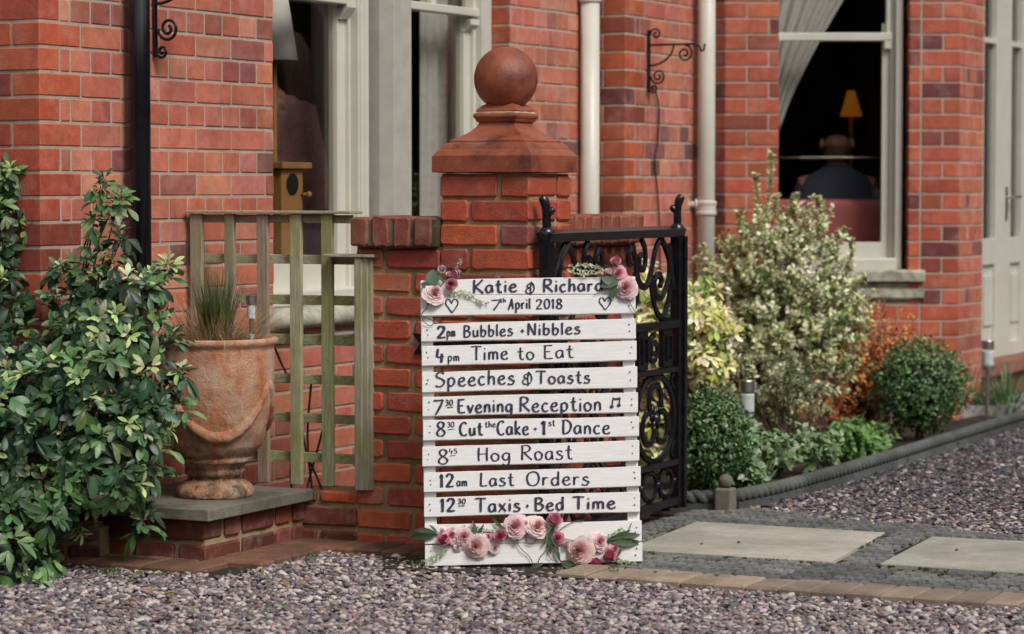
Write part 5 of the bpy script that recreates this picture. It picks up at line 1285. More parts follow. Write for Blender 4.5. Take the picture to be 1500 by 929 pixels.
def stroke(mb, pts, wpx):
    """ribbon in the sign plane from picture-plane pen positions"""
    if len(pts) > 2: pts = smoothline([(p[0], p[1], 0) for p in pts], 6)
    else: pts = [V((p[0], p[1], 0)) for p in pts]; pts = [pts[0]+(pts[1]-pts[0])*i/4 for i in range(5)]
    vs = []; N = len(pts); ph = R.uniform(0, 6)
    P3 = []
    for i, p in enumerate(pts):
        u, v = sp_(p.x, p.y, .001); P3.append(V((u, v, 0)))
    for i, p in enumerate(P3):
        t = (P3[min(i+1, N-1)]-P3[max(i-1, 0)]).normalized(); nn = V((-t.y, t.x, 0))
        cal = .56+.62*abs(t.y)**1.4+.10*math.sin(i*.7+ph)+R.uniform(-.05, .05); wd = wpx/441/2*cal
        if i in (0, N-1): wd *= .8
        vs += [V((p.x, -.0009-.0003, p.y))+V((nn.x, 0, nn.y))*wd, V((p.x, -.0009-.0003, p.y))-V((nn.x, 0, nn.y))*wd]
    vs = [(v.x, v.y-.0012, v.z) for v in vs]
    b = len(vs); vs += [(v[0], v[1]+.0018, v[2]) for v in vs]
    fs = [(2*i, 2*i+1, 2*i+3, 2*i+2) for i in range(N-1)]+[(b+2*i+2, b+2*i+3, b+2*i+1, b+2*i) for i in range(N-1)]
    fs += [(2*i, 2*i+2, b+2*i+2, b+2*i) for i in range(N-1)]+[(2*i+3, 2*i+1, b+2*i+1, b+2*i+3) for i in range(N-1)]+[(0, b, b+1, 1), (2*N-2, 2*N-1, b+2*N-1, b+2*N-2)]
    mb.add(vs, fs)
def word(mb, txt, x0, x1, y0, y1, h, wpx=2.6, gap=.14):
    tot = sum(GL[c][0] for c in txt)+gap*(len(txt)-1); k_ = (x1-x0)/tot; x = 0
    for c in txt:
        wd, st_ = GL[c]; dy = R.uniform(-.02, .02)
        for s_ in st_:
            stroke(mb, [(x0+(x+a)*k_, y0+(y1-y0)*(x+a)/tot-(b_+dy)*h) for a, b_ in s_], wpx)
        x += wd+gap
LINES = [
 (0, [('Katie', 693, 757, 429.5, 427, 19, 3.0), ('&', 770, 782.5, 430, 429.5, 17, 1.9), ('Richard', 795.5, 883.5, 428, 425.5, 18.5, 3.0)]),
 (1, [('7', 720, 733.5, 454, 454, 15, 2.3), ('th', 732.5, 741, 443, 442.5, 6, 1.4), ('April', 744.5, 777, 453, 452, 15, 2.4), ('2018', 785, 823.5, 452.5, 451.5, 14, 2.4), ('Y', 653, 671, 448.8, 448.4, 20, 1.8), ('Y', 878, 895, 445, 444.6, 18, 1.7)]),
 (2, [('2', 640, 653, 495, 494.6, 17, 3.8), ('pm', 654.5, 667, 493, 492.6, 13.5, 1.8), ('Bubbles', 679, 751.5, 494, 491, 17, 2.4), ('+', 762, 768.5, 485, 485, 9, 2.0), ('Nibbles', 772.5, 850.5, 491, 488.5, 17, 2.6)]),
 (3, [('4', 639, 650, 530.5, 530, 19, 3.4), ('pm', 656, 673, 529, 528.4, 12.5, 1.9), ('Time', 690, 744, 527.5, 526, 20, 2.7), ('to', 758, 782.5, 526.5, 526, 19, 2.5), ('Eat', 796.5, 840, 525.3, 524, 19.5, 2.4)]),
 (4, [('Speeches', 638, 754.5, 566.5, 562, 21, 2.5), ('&', 765.5, 779, 563, 562.5, 18, 1.8), ('Toasts', 785, 865, 562, 560.3, 18.5, 2.5)]),
 (5, [('7', 635, 649.5, 606, 606, 21, 3.0), ('30', 652.5, 663.5, 594, 593.5, 8, 1.4), ('-', 655, 664, 597, 596.5, 5, 1.3), ('Evening', 670.5, 751, 604.6, 602.8, 19.5, 2.9), ('Reception', 761, 881, 603, 601, 21, 2.6), ('M', 893, 908.5, 598, 597.5, 16, 1.6)]),
 (6, [('8', 639, 652.5, 638.5, 638, 20.5, 3.0), ('30', 655, 665.5, 626, 625.5, 7.5, 1.4), ('-', 656, 666, 629.3, 628.7, 5, 1.3), ('Cut', 673, 707, 638.3, 637.5, 19.5, 3.2), ('the', 710.5, 726, 626, 625.5, 9, 1.5), ('Cake', 728, 774.5, 637.7, 636.5, 20.5, 3.0), ('+', 781, 787.5, 628.5, 628.3, 8, 1.6), ('1', 792.5, 801, 637, 637, 20.5, 3.8), ('st', 803.5, 813, 624, 623.5, 9, 1.6), ('Dance', 823, 893.5, 636.4, 635, 21, 2.9)]),
 (7, [('8', 641.5, 656.5, 679.5, 679, 21, 2.8), ('45', 658, 669.5, 665, 664.5, 7.5, 1.4), ('-', 658.5, 667, 668, 667.4, 5, 1.3), ('Hog', 699, 748, 675.5, 674.5, 19.5, 2.7), ('Roast', 763, 838.5, 674, 672.5, 21.5, 2.7)]),
 (8, [('12', 644, 665, 714, 713.2, 19, 3.6), ('am', 669, 684.5, 712.5, 712, 13, 1.9), ('Last', 702.5, 753, 712.2, 711.3, 19.5, 2.7), ('Orders', 771, 863.5, 711.8, 709.8, 20.5, 2.6)]),
 (9, [('12', 645.5, 667, 749.7, 749, 19, 3.4), ('30', 670.5, 682.3, 738, 737.6, 7, 1.4), ('-', 671.5, 681, 741, 740.5, 5, 1.3), ('Taxis', 696, 762.5, 750, 748.3, 20, 2.8), ('+', 770, 775.5, 741.5, 741.3, 8, 1.8), ('Bed', 783, 826.5, 748, 746.8, 19, 2.9), ('Time', 838.5, 901.5, 746.3, 744.6, 18.5, 3.0)]),
]
for k_, ws in LINES:
    for w_ in ws:
        mb = MB(); word(mb, *w_); me = mb.mesh('lettering', M['ink']); o = bpy.data.objects.new('lettering', me); COL.objects.link(o); o.parent = slats[k_]; o['kind'] = 'stuff'
    mb = MB()
    if k_ == 5:
        for (x, y_) in ((896.2, 595.8), (906.6, 593.7)):
            u, v = sp_(x, y_, .001); n = 12
            c_ = [(u+.0068*math.cos(2*PI*i/n)*1.0, -.0024, v+.0050*math.sin(2*PI*i/n)) for i in range(n)]; mb.add(c_+[(a[0], -.0004, a[2]) for a in c_], [tuple(range(n)), tuple(range(2*n-1, n-1, -1))]+[(i, n+i, n+(i+1) % n, (i+1) % n) for i in range(n)])
        me = mb.mesh('note_head', M['ink']); o = bpy.data.objects.new('note_head', me); COL.objects.link(o); o.parent = slats[k_]

# ================================================================== LEAVES
def leafgeo(L, W, droop=.25, fold=.18, n=5, shape='ob'):
    vs = []; fs = []
    for i in range(n+1):
        t = i/n
        if shape == 'ob': w_ = (math.sin(PI*min(1, (t**1.55)*.93+.02))**.72)
        elif shape == 'lance': w_ = math.sin(PI*min(1, t*.97+.03))**1.1
        else: w_ = math.sin(PI*min(1, t*.95+.05))**.6
        w_ *= W/2; z = -droop*L*t*t
        vs += [(-w_, t*L, z+fold*w_), (0, t*L, z), (w_, t*L, z+fold*w_)]
    for i in range(n):
        a = i*3; fs += [(a, a+1, a+4, a+3), (a+1, a+2, a+5, a+4)]
    return vs, fs
def leafM(p, d_, up, roll=0, s_=1.0):
    d_ = V(d_).normalized(); x = d_.cross(V(up)); x = x.normalized() if x.length > 1e-4 else V((1, 0, 0)); z = x.cross(d_)
    return frame(p, x, d_, z) @ Matrix.Rotation(roll, 4, 'Y') @ Matrix.Diagonal((s_, s_, s_, 1))
def finish(root, leaves, geos, matname='leaf', nind=300, sname='foliage', namei='leaf'):
    """leaves: (matrix, tint, variant). The ones that show largest become parts, the rest one part of stuff."""
    if nind:
        leaves.sort(key=lambda l: (l[0].translation-CP).length-.25*abs((l[0].to_3x3() @ V((0, 0, 1))).normalized().y))
        mes = []
        for vs, fs in geos:
            mb = MB(); mb.add(vs, fs); mes.append(mb.mesh(namei, M['leaf'], smooth=True))
        for Mx, c_, k_ in leaves[:nind]: place(namei, mes[k_], Mx, root, c_)
    mb = MB()
    for Mx, c_, k_ in leaves[nind:]: mb.add([Mx @ V(v) for v in geos[k_][0]], geos[k_][1], c_)
    o = mb.obj(sname, M['leaf_t' if matname == 'leaf' else matname], root, smooth=True, colored=True); o['kind'] = 'stuff'; return o
def rdir(r=R):
    while True:
        v = V((r.uniform(-1, 1), r.uniform(-1, 1), r.uniform(-1, 1)))
        if .05 < v.length < 1: return v.normalized()
def stems(root, base, tips, mat, r0=.009, r1=.002, spread=.05, name='stem', frac=1):
    mb = MB()
    for tp in tips:
        if R.random() > frac: continue
        b0 = V(base)+V((R.uniform(-spread, spread), R.uniform(-spread, spread), 0)); mid = b0.lerp(tp, .5)+V((0, 0, .1*(tp-b0).length))+rdir()*.03
        pts = smoothline([b0, mid, tp], 3); mb.tube(pts, [r0+(r1-r0)*i/(len(pts)-1) for i in range(len(pts))], 5)
    return mb.obj(name, mat, root, smooth=True)
def choisya(label, cat, blobs, ntips, base, cols, newc, shoots=(), LL=.052, nind=300, seed=3, wall=None, dens=1.0, group=None, bud=True):
    r = random.Random(seed); root = thing('shrub', base, label, cat)
    geos = [leafgeo(LL, LL*.42, .15, .22), leafgeo(LL*.9, LL*.44, .35, .15), leafgeo(LL*1.1, LL*.40, .5, .25)]
    tips = []; tot = sum(b_[1]**2 for b_ in blobs)
    for (c_, rad) in blobs:
        for i in range(int(ntips*rad*rad/tot)):
            d_ = rdir(r)
            if d_.y > .35 and r.random() < .7: d_.y = -d_.y
            inner = r.random() < .35
            tips.append((c_+V((d_.x, d_.y, d_.z))*rad*(r.uniform(.35, .62) if inner else r.uniform(.84, 1.12)), (d_+V((0, -.15, .55))).normalized(), inner, 1.0))
    for (pts, k_) in shoots:
        pl_ = smoothline(pts, 4)
        for i, p in enumerate(pl_):
            if i % 2 == 0 or i > len(pl_)-3: tips.append((p+rdir(r)*.015, (V((r.uniform(-.5, .5), -.3, 1))).normalized(), False, .70+.3*(i == len(pl_)-1)))
    leaves = []; buds = []
    for (p, ax, inner, sz) in tips:
        a0 = r.uniform(0, 6.3); x = ax.orthogonal().normalized(); y = ax.cross(x)
        tint = r.choice(cols); young = (not inner) and r.random() < .42
        npairs = 3 if not inner else 2
        for lv in range(npairs):
            for hh in range(2):
                a = a0+lv*PI/2+hh*PI+r.uniform(-.2, .2); el = (1.0-.45*lv)+r.uniform(-.15, .15)
                od = (x*math.cos(a)+y*math.sin(a))
                pd = (od*math.cos(el)+ax*math.sin(el)).normalized(); st_ = p-ax*.014*lv*sz; pp_ = st_+pd*.010*sz*(1+lv)
                s2 = sz*(.62+.24*lv)*r.uniform(.85, 1.12)
                c_ = vary(newc if (young and lv == 0 or young and lv == 1 and r.random() < .15) else tint, r, .22)
                if r.random() < .006: c_ = (.16, .15, .02)
                side = pd.cross(ax).normalized()
                for q_ in (-1, 0, 1):
                    if r.random() < .06: continue
                    ld = (pd+side*q_*.75+V((0, 0, -.25*lv))+rdir(r)*.22).normalized()
                    leaves.append((leafM(pp_, ld, ax+V((0, -.4, .3))+rdir(r)*.25, r.uniform(-.5, .5), s2*(1 if q_ == 0 else .85)*r.uniform(.8, 1.12)), c_, r.randrange(3)))
        if young and bud:
            for _ in range(5): buds.append(p+rdir(r)*.008)
    finish(root, leaves, geos, nind=nind)
    stems(root, base, [t[0] for t in tips if not t[2]], M['gtwig'], .007, .002, .05, frac=.45)
    if buds:
        mb = MB()
        for b_ in buds: mb.sphere(b_, r.uniform(.002, .0035), 6, 4, vary((.38, .36, .17), r))
        o = mb.obj('flower_buds', M['leaf_m'], root, colored=True); o['kind'] = 'stuff'
    return root
def B(px, py, rpx, Y): return (at(px, py, Y), rpx*Y/FPX)
GC = [(.080, .165, .055), (.052, .118, .044), (.115, .21, .072), (.17, .275, .105), (.020, .055, .024), (.036, .085, .036)]
NC = (.48, .56, .26)
choisya('big glossy green shrub with whorled leaves spilling in front of the urn', 'shrub',
        [B(60, 620, 110, 8.62), B(150, 560, 90, 8.62), B(160, 470, 75, 8.7), B(205, 440, 45, 8.75), B(45, 740, 75, 8.5), B(150, 665, 70, 8.55), B(40, 520, 80, 8.75), B(-20, 810, 60, 8.35), B(205, 610, 52, 8.6), B(110, 420, 42, 8.75), B(45, 825, 34, 8.4), B(-60, 650, 120, 8.6), B(195, 700, 30, 8.6), B(110, 735, 40, 8.55)],
        330, gp(60, 800), GC, NC, LL=.066, shoots=[([at(x, y, 8.72) for x, y in pts], 1) for pts in (
            [(125, 440), (132, 380), (140, 320), (150, 268)], [(150, 400), (168, 370), (172, 345)], [(215, 560), (255, 560), (270, 540)], [(200, 620), (240, 600), (262, 590)], [(210, 540), (240, 505), (258, 490)], [(90, 430), (92, 400), (88, 390)], [(225, 420), (245, 400), (240, 390)], [(150, 320), (168, 300), (175, 292)], [(200, 720), (212, 745), (208, 760)], [(190, 590), (235, 660), (222, 690)])], seed=5)
choisya('smaller glossy shrub climbing the shaded house corner at the left edge', 'shrub',
        [B(15, 260, 40, 9.0), B(0, 330, 45, 8.95), B(5, 430, 45, 8.9), B(-50, 350, 80, 9.0), B(30, 300, 28, 9.0)], 100, gp(-60, 815), GC, (.30, .33, .10), LL=.058, nind=120, seed=9)
choisya('golden yellow leaved shrub behind the open gate', 'shrub',
        [B(1000, 440, 48, 11.3), B(960, 500, 60, 11.3), B(1020, 490, 48, 11.3), B(990, 560, 60, 11.4), B(930, 430, 42, 11.5), B(1042, 470, 36, 11.2), B(1035, 520, 36, 11.2), B(960, 620, 60, 11.4)], 330, at(985, 690, 11.3).xy.to_3d(), [(.76, .70, .28), (.82, .74, .38), (.84, .78, .50), (.56, .58, .16), (.20, .30, .06)], (.86, .78, .50), LL=.060, nind=200, seed=12, bud=False)

def smallshrub(label, blobs, base, nspr, cols, L, W, tw, seed, per=14, sl=.12, up=.8, sname='shrub', shoots=(), stemmat='twig', leafmatn='leaf_m', fracs=.3, shape='ov', cat='shrub'):
    r = random.Random(seed); root = thing(sname, base, label, cat); geos = [leafgeo(L, W, .1, .2, 3, shape), leafgeo(L*1.1, W*.9, .3, .2, 3, shape)]
    tot = sum(b_[1]**2 for b_ in blobs); leaves = []; mb = MB(); tips = []
    L_ = []
    for (c_, rad) in blobs:
        for i in range(int(nspr*rad*rad/tot)):
            d_ = rdir(r)
            if d_.y > .3 and r.random() < .6: d_.y *= -1
            p = c_+d_*rad*r.uniform(.55, 1.0); ax = (d_*.9+V((0, 0, up))+rdir(r)*.35).normalized(); L_.append((p, ax, sl*r.uniform(.5, 1.2)))
    for pts in shoots:
        pl_ = smoothline(pts, 4)
        for a, b_ in zip(pl_[:-1], pl_[1:]): L_.append((a, (b_-a).normalized(), (b_-a).length))
    for (p, ax, l_) in L_:
        e_ = p+ax*l_; mb.tube([p-ax*l_*.5, e_], [tw, tw*.5], 4); tips.append(p)
        x = ax.orthogonal().normalized(); y = ax.cross(x); tc = r.choice(cols)
        for j in range(per):
            t = (j+.5)/per; a = r.uniform(0, 6.3); od = x*math.cos(a)+y*math.sin(a)
            leaves.append((leafM(p+ax*l_*t, od*.8+ax*.5+V((0, 0, .1)), ax+V((0, -.5, .3)), r.uniform(-.5, .5), r.uniform(.7, 1.2)), vary(tc if r.random() < .6 else r.choice(cols), r, .15), r.randrange(2)))
    finish(root, leaves, geos, leafmatn, 0); o = mb.obj('twigs', M[stemmat], root); o['kind'] = 'stuff'
    stems(root, base, tips, M[stemmat], tw*3, tw*.8, .04, frac=fracs); return root
VAR = [(.70, .70, .44), (.60, .63, .35), (.80, .78, .54), (.40, .48, .20), (.20, .27, .09), (.46, .44, .18), (.78, .78, .52)]
smallshrub('large cream and green variegated shrub under the right bay window', [B(1110, 400, 62, 12.5), B(1170, 420, 72, 12.5), B(1080, 470, 65, 12.5), B(1150, 490, 80, 12.5), B(1210, 480, 55, 12.5), B(1120, 345, 32, 12.5), B(1185, 350, 36, 12.5), B(1190, 540, 55, 12.5), B(1060, 430, 42, 12.6), B(1100, 560, 55, 12.4), B(1235, 470, 32, 12.5), B(1150, 590, 45, 12.4)],
           V((1.15, 12.5, 0)), 1150, VAR, .025, .0165, .0012, 21, per=14, sl=.105, up=1.0, shoots=[[at(x, y, 12.5) for x, y in p] for p in ([(1150, 360), (1140, 320), (1138, 285)], [(1205, 400), (1225, 365), (1240, 335)], [(1060, 420), (1040, 380), (1030, 360)], [(1230, 440), (1256, 415), (1268, 408)], [(1230, 500), (1262, 480), (1275, 486)], [(1105, 360), (1110, 290), (1108, 255)], [(1122, 330), (1128, 260), (1131, 225)], [(1160, 340), (1166, 300), (1165, 285)], [(1190, 350), (1200, 305), (1198, 290)], [(1220, 380), (1232, 345), (1229, 340)], [(1240, 400), (1248, 370), (1247, 350)], [(1090, 360), (1085, 330), (1082, 310)])], fracs=.25)
smallshrub('dark leafed variegated growth hanging low beside the steel solar light', [B(1140, 570, 45, 12.0), B(1175, 590, 40, 12.1), B(1060, 540, 40, 11.9)], V((1.2, 12.0, 0)), 90, [(.20, .23, .11), (.30, .31, .17), (.07, .10, .04)], .026, .014, .0015, 23, per=10, sl=.09)
smallshrub('orange leaved barberry with bare stems beside the right house wall', [B(1250, 540, 48, 13.2), B(1290, 510, 45, 13.3), B(1225, 590, 50, 13.1), B(1300, 570, 45, 13.2), B(1240, 490, 25, 13.3)],
           V((1.72, 13.2, 0)), 260, [(.62, .21, .04), (.66, .30, .06), (.46, .12, .03), (.60, .38, .10), (.28, .09, .03)], .025, .017, .0016, 31, per=9, sl=.14, up=1.0, fracs=.8)
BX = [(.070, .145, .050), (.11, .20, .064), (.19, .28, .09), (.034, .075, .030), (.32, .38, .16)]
def boxball(label, px, py, rx, rz, Y, seed, n):
    c_ = at(px, py, Y); k_ = Y/FPX; r = random.Random(seed); root = thing('box_ball', (c_.x, c_.y, 0), label, 'shrub'); leaves = []
    geos = [leafgeo(.021, .012, .1, .25, 3, 'ov'), leafgeo(.018, .012, .2, .2, 3, 'ov')]
    for i in range(n):
        d_ = rdir(r); f_ = 1+.20*mn.noise(d_*2.2+V((seed, 0, 0)))+.20*mn.noise(d_*6)+(.12*r.random()**4); q_ = V((d_.x*rx*k_, d_.y*rx*k_, d_.z*rz*k_))*f_*(r.uniform(.78, 1.02))
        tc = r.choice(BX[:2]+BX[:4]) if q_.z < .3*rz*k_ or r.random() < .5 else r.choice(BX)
        leaves.append((leafM(c_+q_, d_*.35+rdir(r)*.9+V((0, 0, .3)), d_+rdir(r)*.5+V((0, -.2, .3)), 0, r.uniform(.7, 1.2)), vary(tc, r, .2), r.randrange(2)))
    finish(root, leaves, geos, 'leaf', 0)
    mb = MB(); mb.sphere(c_, 1, 16, 12, sc=(rx*k_*.74, rx*k_*.74, rz*k_*.74)); mb.obj('inner_twigs', simple('inner_twigs', (.02, .022, .010), .95), root)  # solid near-black ellipsoid filling the ball behind its leaves
    mb = MB(); mb.tube([(c_.x, c_.y, 0), (c_.x, c_.y, c_.z-rz*k_*.5)], .02, 8); mb.obj('stem', M['twig'], root)
boxball('near clipped box ball right of the gate, by the rope edging post', 1042, 645, 54, 76, 10.75, 41, 5200)
boxball('far clipped box ball in front of the right end of the bay', 1347, 566, 68, 66, 12.75, 43, 6200)
for (pts, lab, sd, cols_) in (([(1105, 670, 22), (1140, 662, 26), (1175, 655, 24), (1205, 655, 26)], 'pale green low leafy plant behind the rope edging near the solar light', 51, [(.17, .27, .11), (.12, .21, .07), (.27, .35, .18)]),
                        ([(1235, 650, 26), (1262, 642, 26), (1285, 648, 22)], 'bright green low mound below the orange barberry', 52, [(.14, .29, .07), (.10, .22, .05), (.20, .36, .10)]),
                        ([(1100, 690, 16), (1085, 660, 18), (1095, 640, 16)], 'pale broad leaved plant beside the near box ball', 53, [(.24, .34, .17), (.17, .26, .11)])):
    Y = {51: 11.05, 52: 11.85, 53: 10.8}[sd]
    bl = [B(x, y+3, r_*.95, Y+.12*k_) for k_, (x, y, r_) in enumerate(pts)]
    smallshrub(lab, bl, V((bl[0][0].x, bl[0][0].y, 0)), 120, cols_, .034, .021, .0015, sd, per=8, sl=.045, up=.6, sname='low_plant', leafmatn='leaf_t', cat='plant', stemmat='gtwig')
# strappy plants
for (px, py, lab, sd) in ((1422, 596, 'strappy green plant clump below the far solar light', 61), (1475, 596, 'strappy green plant clump at the right edge of the bed', 62), (1120, 640, 'few upright green shoots beside the near solar light', 63)):
    c_ = gp(px, py+14); r = random.Random(sd); sp = []
    for i in range(230 if sd < 63 else 14):
        a = r.uniform(0, 6.3); t = r.random(); sp.append((c_+V((math.cos(a)*.06*t, math.sin(a)*.06*t, 0)), V((math.cos(a)*.7*t, math.sin(a)*.7*t, 1)) if sd == 63 else V((math.cos(a)*1.2*t, math.sin(a)*1.2*t, 1)), r.uniform(.18, .36), .013 if sd < 63 else .006, r.uniform(1.0, 2.4), vary(r.choice([(.11, .21, .08), (.17, .28, .12), (.25, .34, .17), (.08, .16, .05)]), r)))
    o = blades(sp, 's', None).obj('strappy_plant', M['leaf_t'], colored=True); tag(o, lab, 'plant')
# dry stems
mb = MB()
for i in range(70):
    x = R.uniform(1110, 1290); y_ = R.uniform(620, 640); p = at(x, y_, 12.2+R.uniform(-.3, .3)); p.z = .02
    d_ = V((R.uniform(-.6, .6), R.uniform(-.3, .3), R.uniform(.3, 1))).normalized(); L = R.uniform(.06, .28)
    mb.tube([p, p+d_*L*.6+V((0, 0, .02)), p+d_*L+V((R.uniform(-.05, .05), 0, -.02))], R.uniform(.0015, .003), 4, vary(R.choice([(.30, .19, .10), (.20, .11, .06), (.38, .27, .15)])))
o = mb.obj('dry_stems', M['leaf_m'], colored=True); tag(o, 'tangle of dry brown stems on the bed below the shrubs', 'dead stems', kind='stuff')
# fallen leaves on the gravel
for (x, y_, c_, lab) in ((212, 864, (.42, .22, .06), 'orange fallen leaf on the gravel, left of centre'), (200, 880, (.45, .20, .08), 'reddish orange fallen leaf nearest the left corner of the gravel'), (258, 869, (.28, .32, .06), 'yellow green fallen leaf on the gravel beside the orange ones'), (318, 875, (.02, .015, .015), 'small black shrivelled leaf on the gravel'), (415, 884, (.10, .16, .03), 'bright green fallen leaf on the gravel below the plinth'), (296, 890, (.20, .24, .08), 'pale green fallen leaf lying near the black one'), (408, 853, (.34, .20, .04), 'small golden leaf on the gravel near the red pavers'), (205, 838, (.10, .15, .04), 'green leaf resting on the edge of the red pavers')):
    p = gp(x, y_, .012); vs, fs = leafgeo(.042, .024, .25, .5, 5, 'ov'); mb = MB(); mb.add(vs, fs, c_); o = mb.obj('fallen_leaf', M['leaf_m'], colored=True, smooth=True)
    a = R.uniform(0, 6.3); o.matrix_basis = leafM(p, V((math.cos(a), math.sin(a)*.8, .1)), V((0, 0, 1))); tag(o, lab, 'leaf')
# weeds at the paver edge
mb = MB(); geo = leafgeo(.014, .007, .2, .2, 2, 'ov')
for (x, y_, n) in ((165, 838, 60), (240, 843, 20), (458, 816, 25), (350, 838, 12), (612, 826, 14), (1005, 762, 10), (900, 836, 12), (480, 838, 6), (390, 840, 10)):
    for i in range(n):
        p = gp(x+R.gauss(0, 8), y_+R.gauss(0, 1.2), .006); Mx = leafM(p, rdir()+V((0, 0, 1)), rdir(), 0, R.uniform(.6, 1.3)); mb.add([Mx @ V(v) for v in geo[0]], geo[1], vary(R.choice([(.07, .13, .03), (.10, .16, .05)])))
o = mb.obj('weeds', M['leaf_m'], colored=True); tag(o, 'tiny weeds sprouting along the edge of the pavers', 'weeds', kind='stuff')

# ================================================================== FLOWERS ON THE SIGN
def rose(c_, r_, n_, cin, cout, seed, bud=False):
    r = random.Random(seed); mb = MB(); n = n_.normalized(); x = n.orthogonal().normalized(); y = n.cross(x)
    rings_ = [(3, .10, .90), (4, .19, .86), (5, .29, .78), (5, .41, .66), (6, .54, .52), (6, .68, .36), (7, .84, .18), (7, 1.0, .0)]
    if bud: rings_ = [(3, .25, 1.1), (4, .48, 1.0), (4, .72, .85), (5, .9, .55)]
    m = len(rings_)
    for k_, (cnt, rad, hgt) in enumerate(rings_):
        a0 = r.uniform(0, 6.3)
        for i in range(cnt):
            a = a0+i*2*PI/cnt+r.uniform(-.12, .12); wd = 2*PI/cnt*.80; vs = []; cs_ = []
            NN = 5; MM = 4; rr_ = rad*r.uniform(.9, 1.1); hh = hgt*r.uniform(.9, 1.1)
            for j in range(MM+1):
                t = j/MM
                for q_ in range(NN+1):
                    s_ = -1+2*q_/NN; an = a+s_*wd*(.55+.45*math.sin(t*PI*.62))
                    cup = rr_*(.30+.70*t**.7)*(1-.10*s_*s_*t)+(.07*t**3 if not bud else 0)*(k_/m)
                    z = hh*(t**.9)*(1-.22*s_*s_*t*t)-(.10*k_/m*t*t) + (.0 if bud else -.22*(k_/m)**1.5*t)
                    cup += .055*math.sin(s_*4+i*2+k_)*t*t; z += .06*math.sin(s_*3+seed+i*1.7)*t
                    vs.append(c_+(x*math.cos(an)+y*math.sin(an))*cup*r_+n*z*r_*(.62 if not bud else 1.25))
                    f_ = min(1, max(0, (k_/(m-1))*.55+.75*t**1.3-.25)); cs_.append(tuple(cin[e_]*(1-f_)+cout[e_]*f_ for e_ in range(3)))  # deeper pink heart; petal bases also shaded in colour to part the petals
            b0 = len(mb.v); mb.v += [tuple(v) for v in vs]; mb.c += cs_
            mb.f += [(b0+j*(NN+1)+q_, b0+j*(NN+1)+q_+1, b0+(j+1)*(NN+1)+q_+1, b0+(j+1)*(NN+1)+q_) for j in range(MM) for q_ in range(NN)]
    return mb
PALE = ((.72, .26, .30), (.88, .72, .69)); PINK = ((.62, .13, .24), (.84, .48, .54)); DEEP = ((.46, .035, .12), (.74, .24, .36)); WHT = ((.75, .45, .50), (.90, .80, .80)); TAUPE = ((.60, .22, .24), (.80, .58, .56))
def sgn(px, py, off): u, v = sp_(px, py, off); return SW(u, v, off)
def arrangement(name, label, cat, flowers, leafs, tend, sprig, basept, seed):
    r = random.Random(seed); root = thing(name, basept, label, cat)
    for i, (x, y_, rp_, pal, bud) in enumerate(flowers):
        nn = (sn+V((r.uniform(-.4, .4), 0, r.uniform(-.15, .45)))).normalized()
        if bud: nn = (V((r.uniform(-.7, .7), -.55, r.uniform(-.2, .9)))).normalized()
        rr_ = rp_/441; c_ = sgn(x, y_, .004+rr_*.3)
        o = rose(c_, rr_*1.05, nn, vary(pal[0], r), vary(pal[1], r, .05), seed*31+i, bud).obj('bud' if bud else 'rose', M['petal'], root, smooth=True, colored=True)
        if bud:
            mb = MB(); mb.sphere(c_-nn*rr_*.15, rr_*.45, 8, 6, (.14, .20, .06)); mb.obj('calyx', M['leaf_m'], root, smooth=True, colored=True)
    gl = leafgeo(1, .26, .25, .3, 6, 'lance'); gr = leafgeo(1, .62, .2, .2, 5, 'ov')
    for (x, y_, x2, y2, kind, c_) in leafs:
        a = sgn(x, y_, .012); b_ = sgn(x2, y2, .022); vs, fs = gl if kind == 'l' else gr; mb = MB(); Mx = leafM(a, b_-a, sn, r.uniform(-.5, .5), (b_-a).length)
        mb.add([Mx @ V(v) for v in vs], fs, vary(c_, r)); mb.obj('leaf', M['leaf_m'], root, smooth=True, colored=True)
    if tend:
        mb = MB()
        for pts in tend: mb.tube(smoothline([sgn(x, y_, .006+.004*(i % 2)) for i, (x, y_) in enumerate(pts)], 5), .0014, 5)
        mb.obj('tendril', M['gtwig'], root, smooth=True)
    mb = MB(); g2 = leafgeo(.010, .007, .1, .2, 3, 'ov'); ns = 0
    for pts, c_ in sprig:
        pl_ = smoothline([sgn(x, y_, .010) for x, y_ in pts], 6); mb.tube(pl_, .0010, 4, c_)
        for p in pl_:
            for _ in range(2): Mx = leafM(p, rdir(r)+sn*.4, sn, 0, r.uniform(.5, 1.2)); mb.add([Mx @ V(v) for v in g2[0]], g2[1], vary(c_, r)); ns += 1
    if ns: mb.obj('sprig', M['leaf_m'], root, colored=True)
    return root
DG = (.055, .085, .045); SG = (.48, .54, .36); OG = (.075, .12, .05)
bp = sgn(637, 430, .005)
arrangement('flower_spray', 'pale pink rose and bud spray on the top left corner of the sign', 'flowers',
  [(637, 429, 16.5, PALE, 0), (660, 416, 10, PINK, 1), (672, 399, 8, PINK, 1), (649, 394, 7, WHT, 1), (657, 405, 6, PALE, 1)],
  [(632, 424, 634, 394, 'r', (.10, .16, .10)), (632, 424, 617, 415, 'r', (.07, .12, .08)), (650, 415, 640, 398, 'l', DG), (655, 410, 668, 393, 'l', OG)],
  [[(632, 440), (624, 452), (617, 462), (622, 472), (630, 477), (636, 473)], [(617, 462), (626, 466), (634, 470)], [(645, 420), (656, 405), (668, 394)]],
  [([(655, 432), (675, 430), (695, 438), (706, 444)], SG), ([(660, 430), (680, 427), (692, 432)], SG), ([(668, 398), (672, 388), (675, 380)], (.38, .36, .16)), ([(700, 441), (715, 444)], (.6, .6, .5))], bp, 2)
bp = sgn(915, 420, .005)
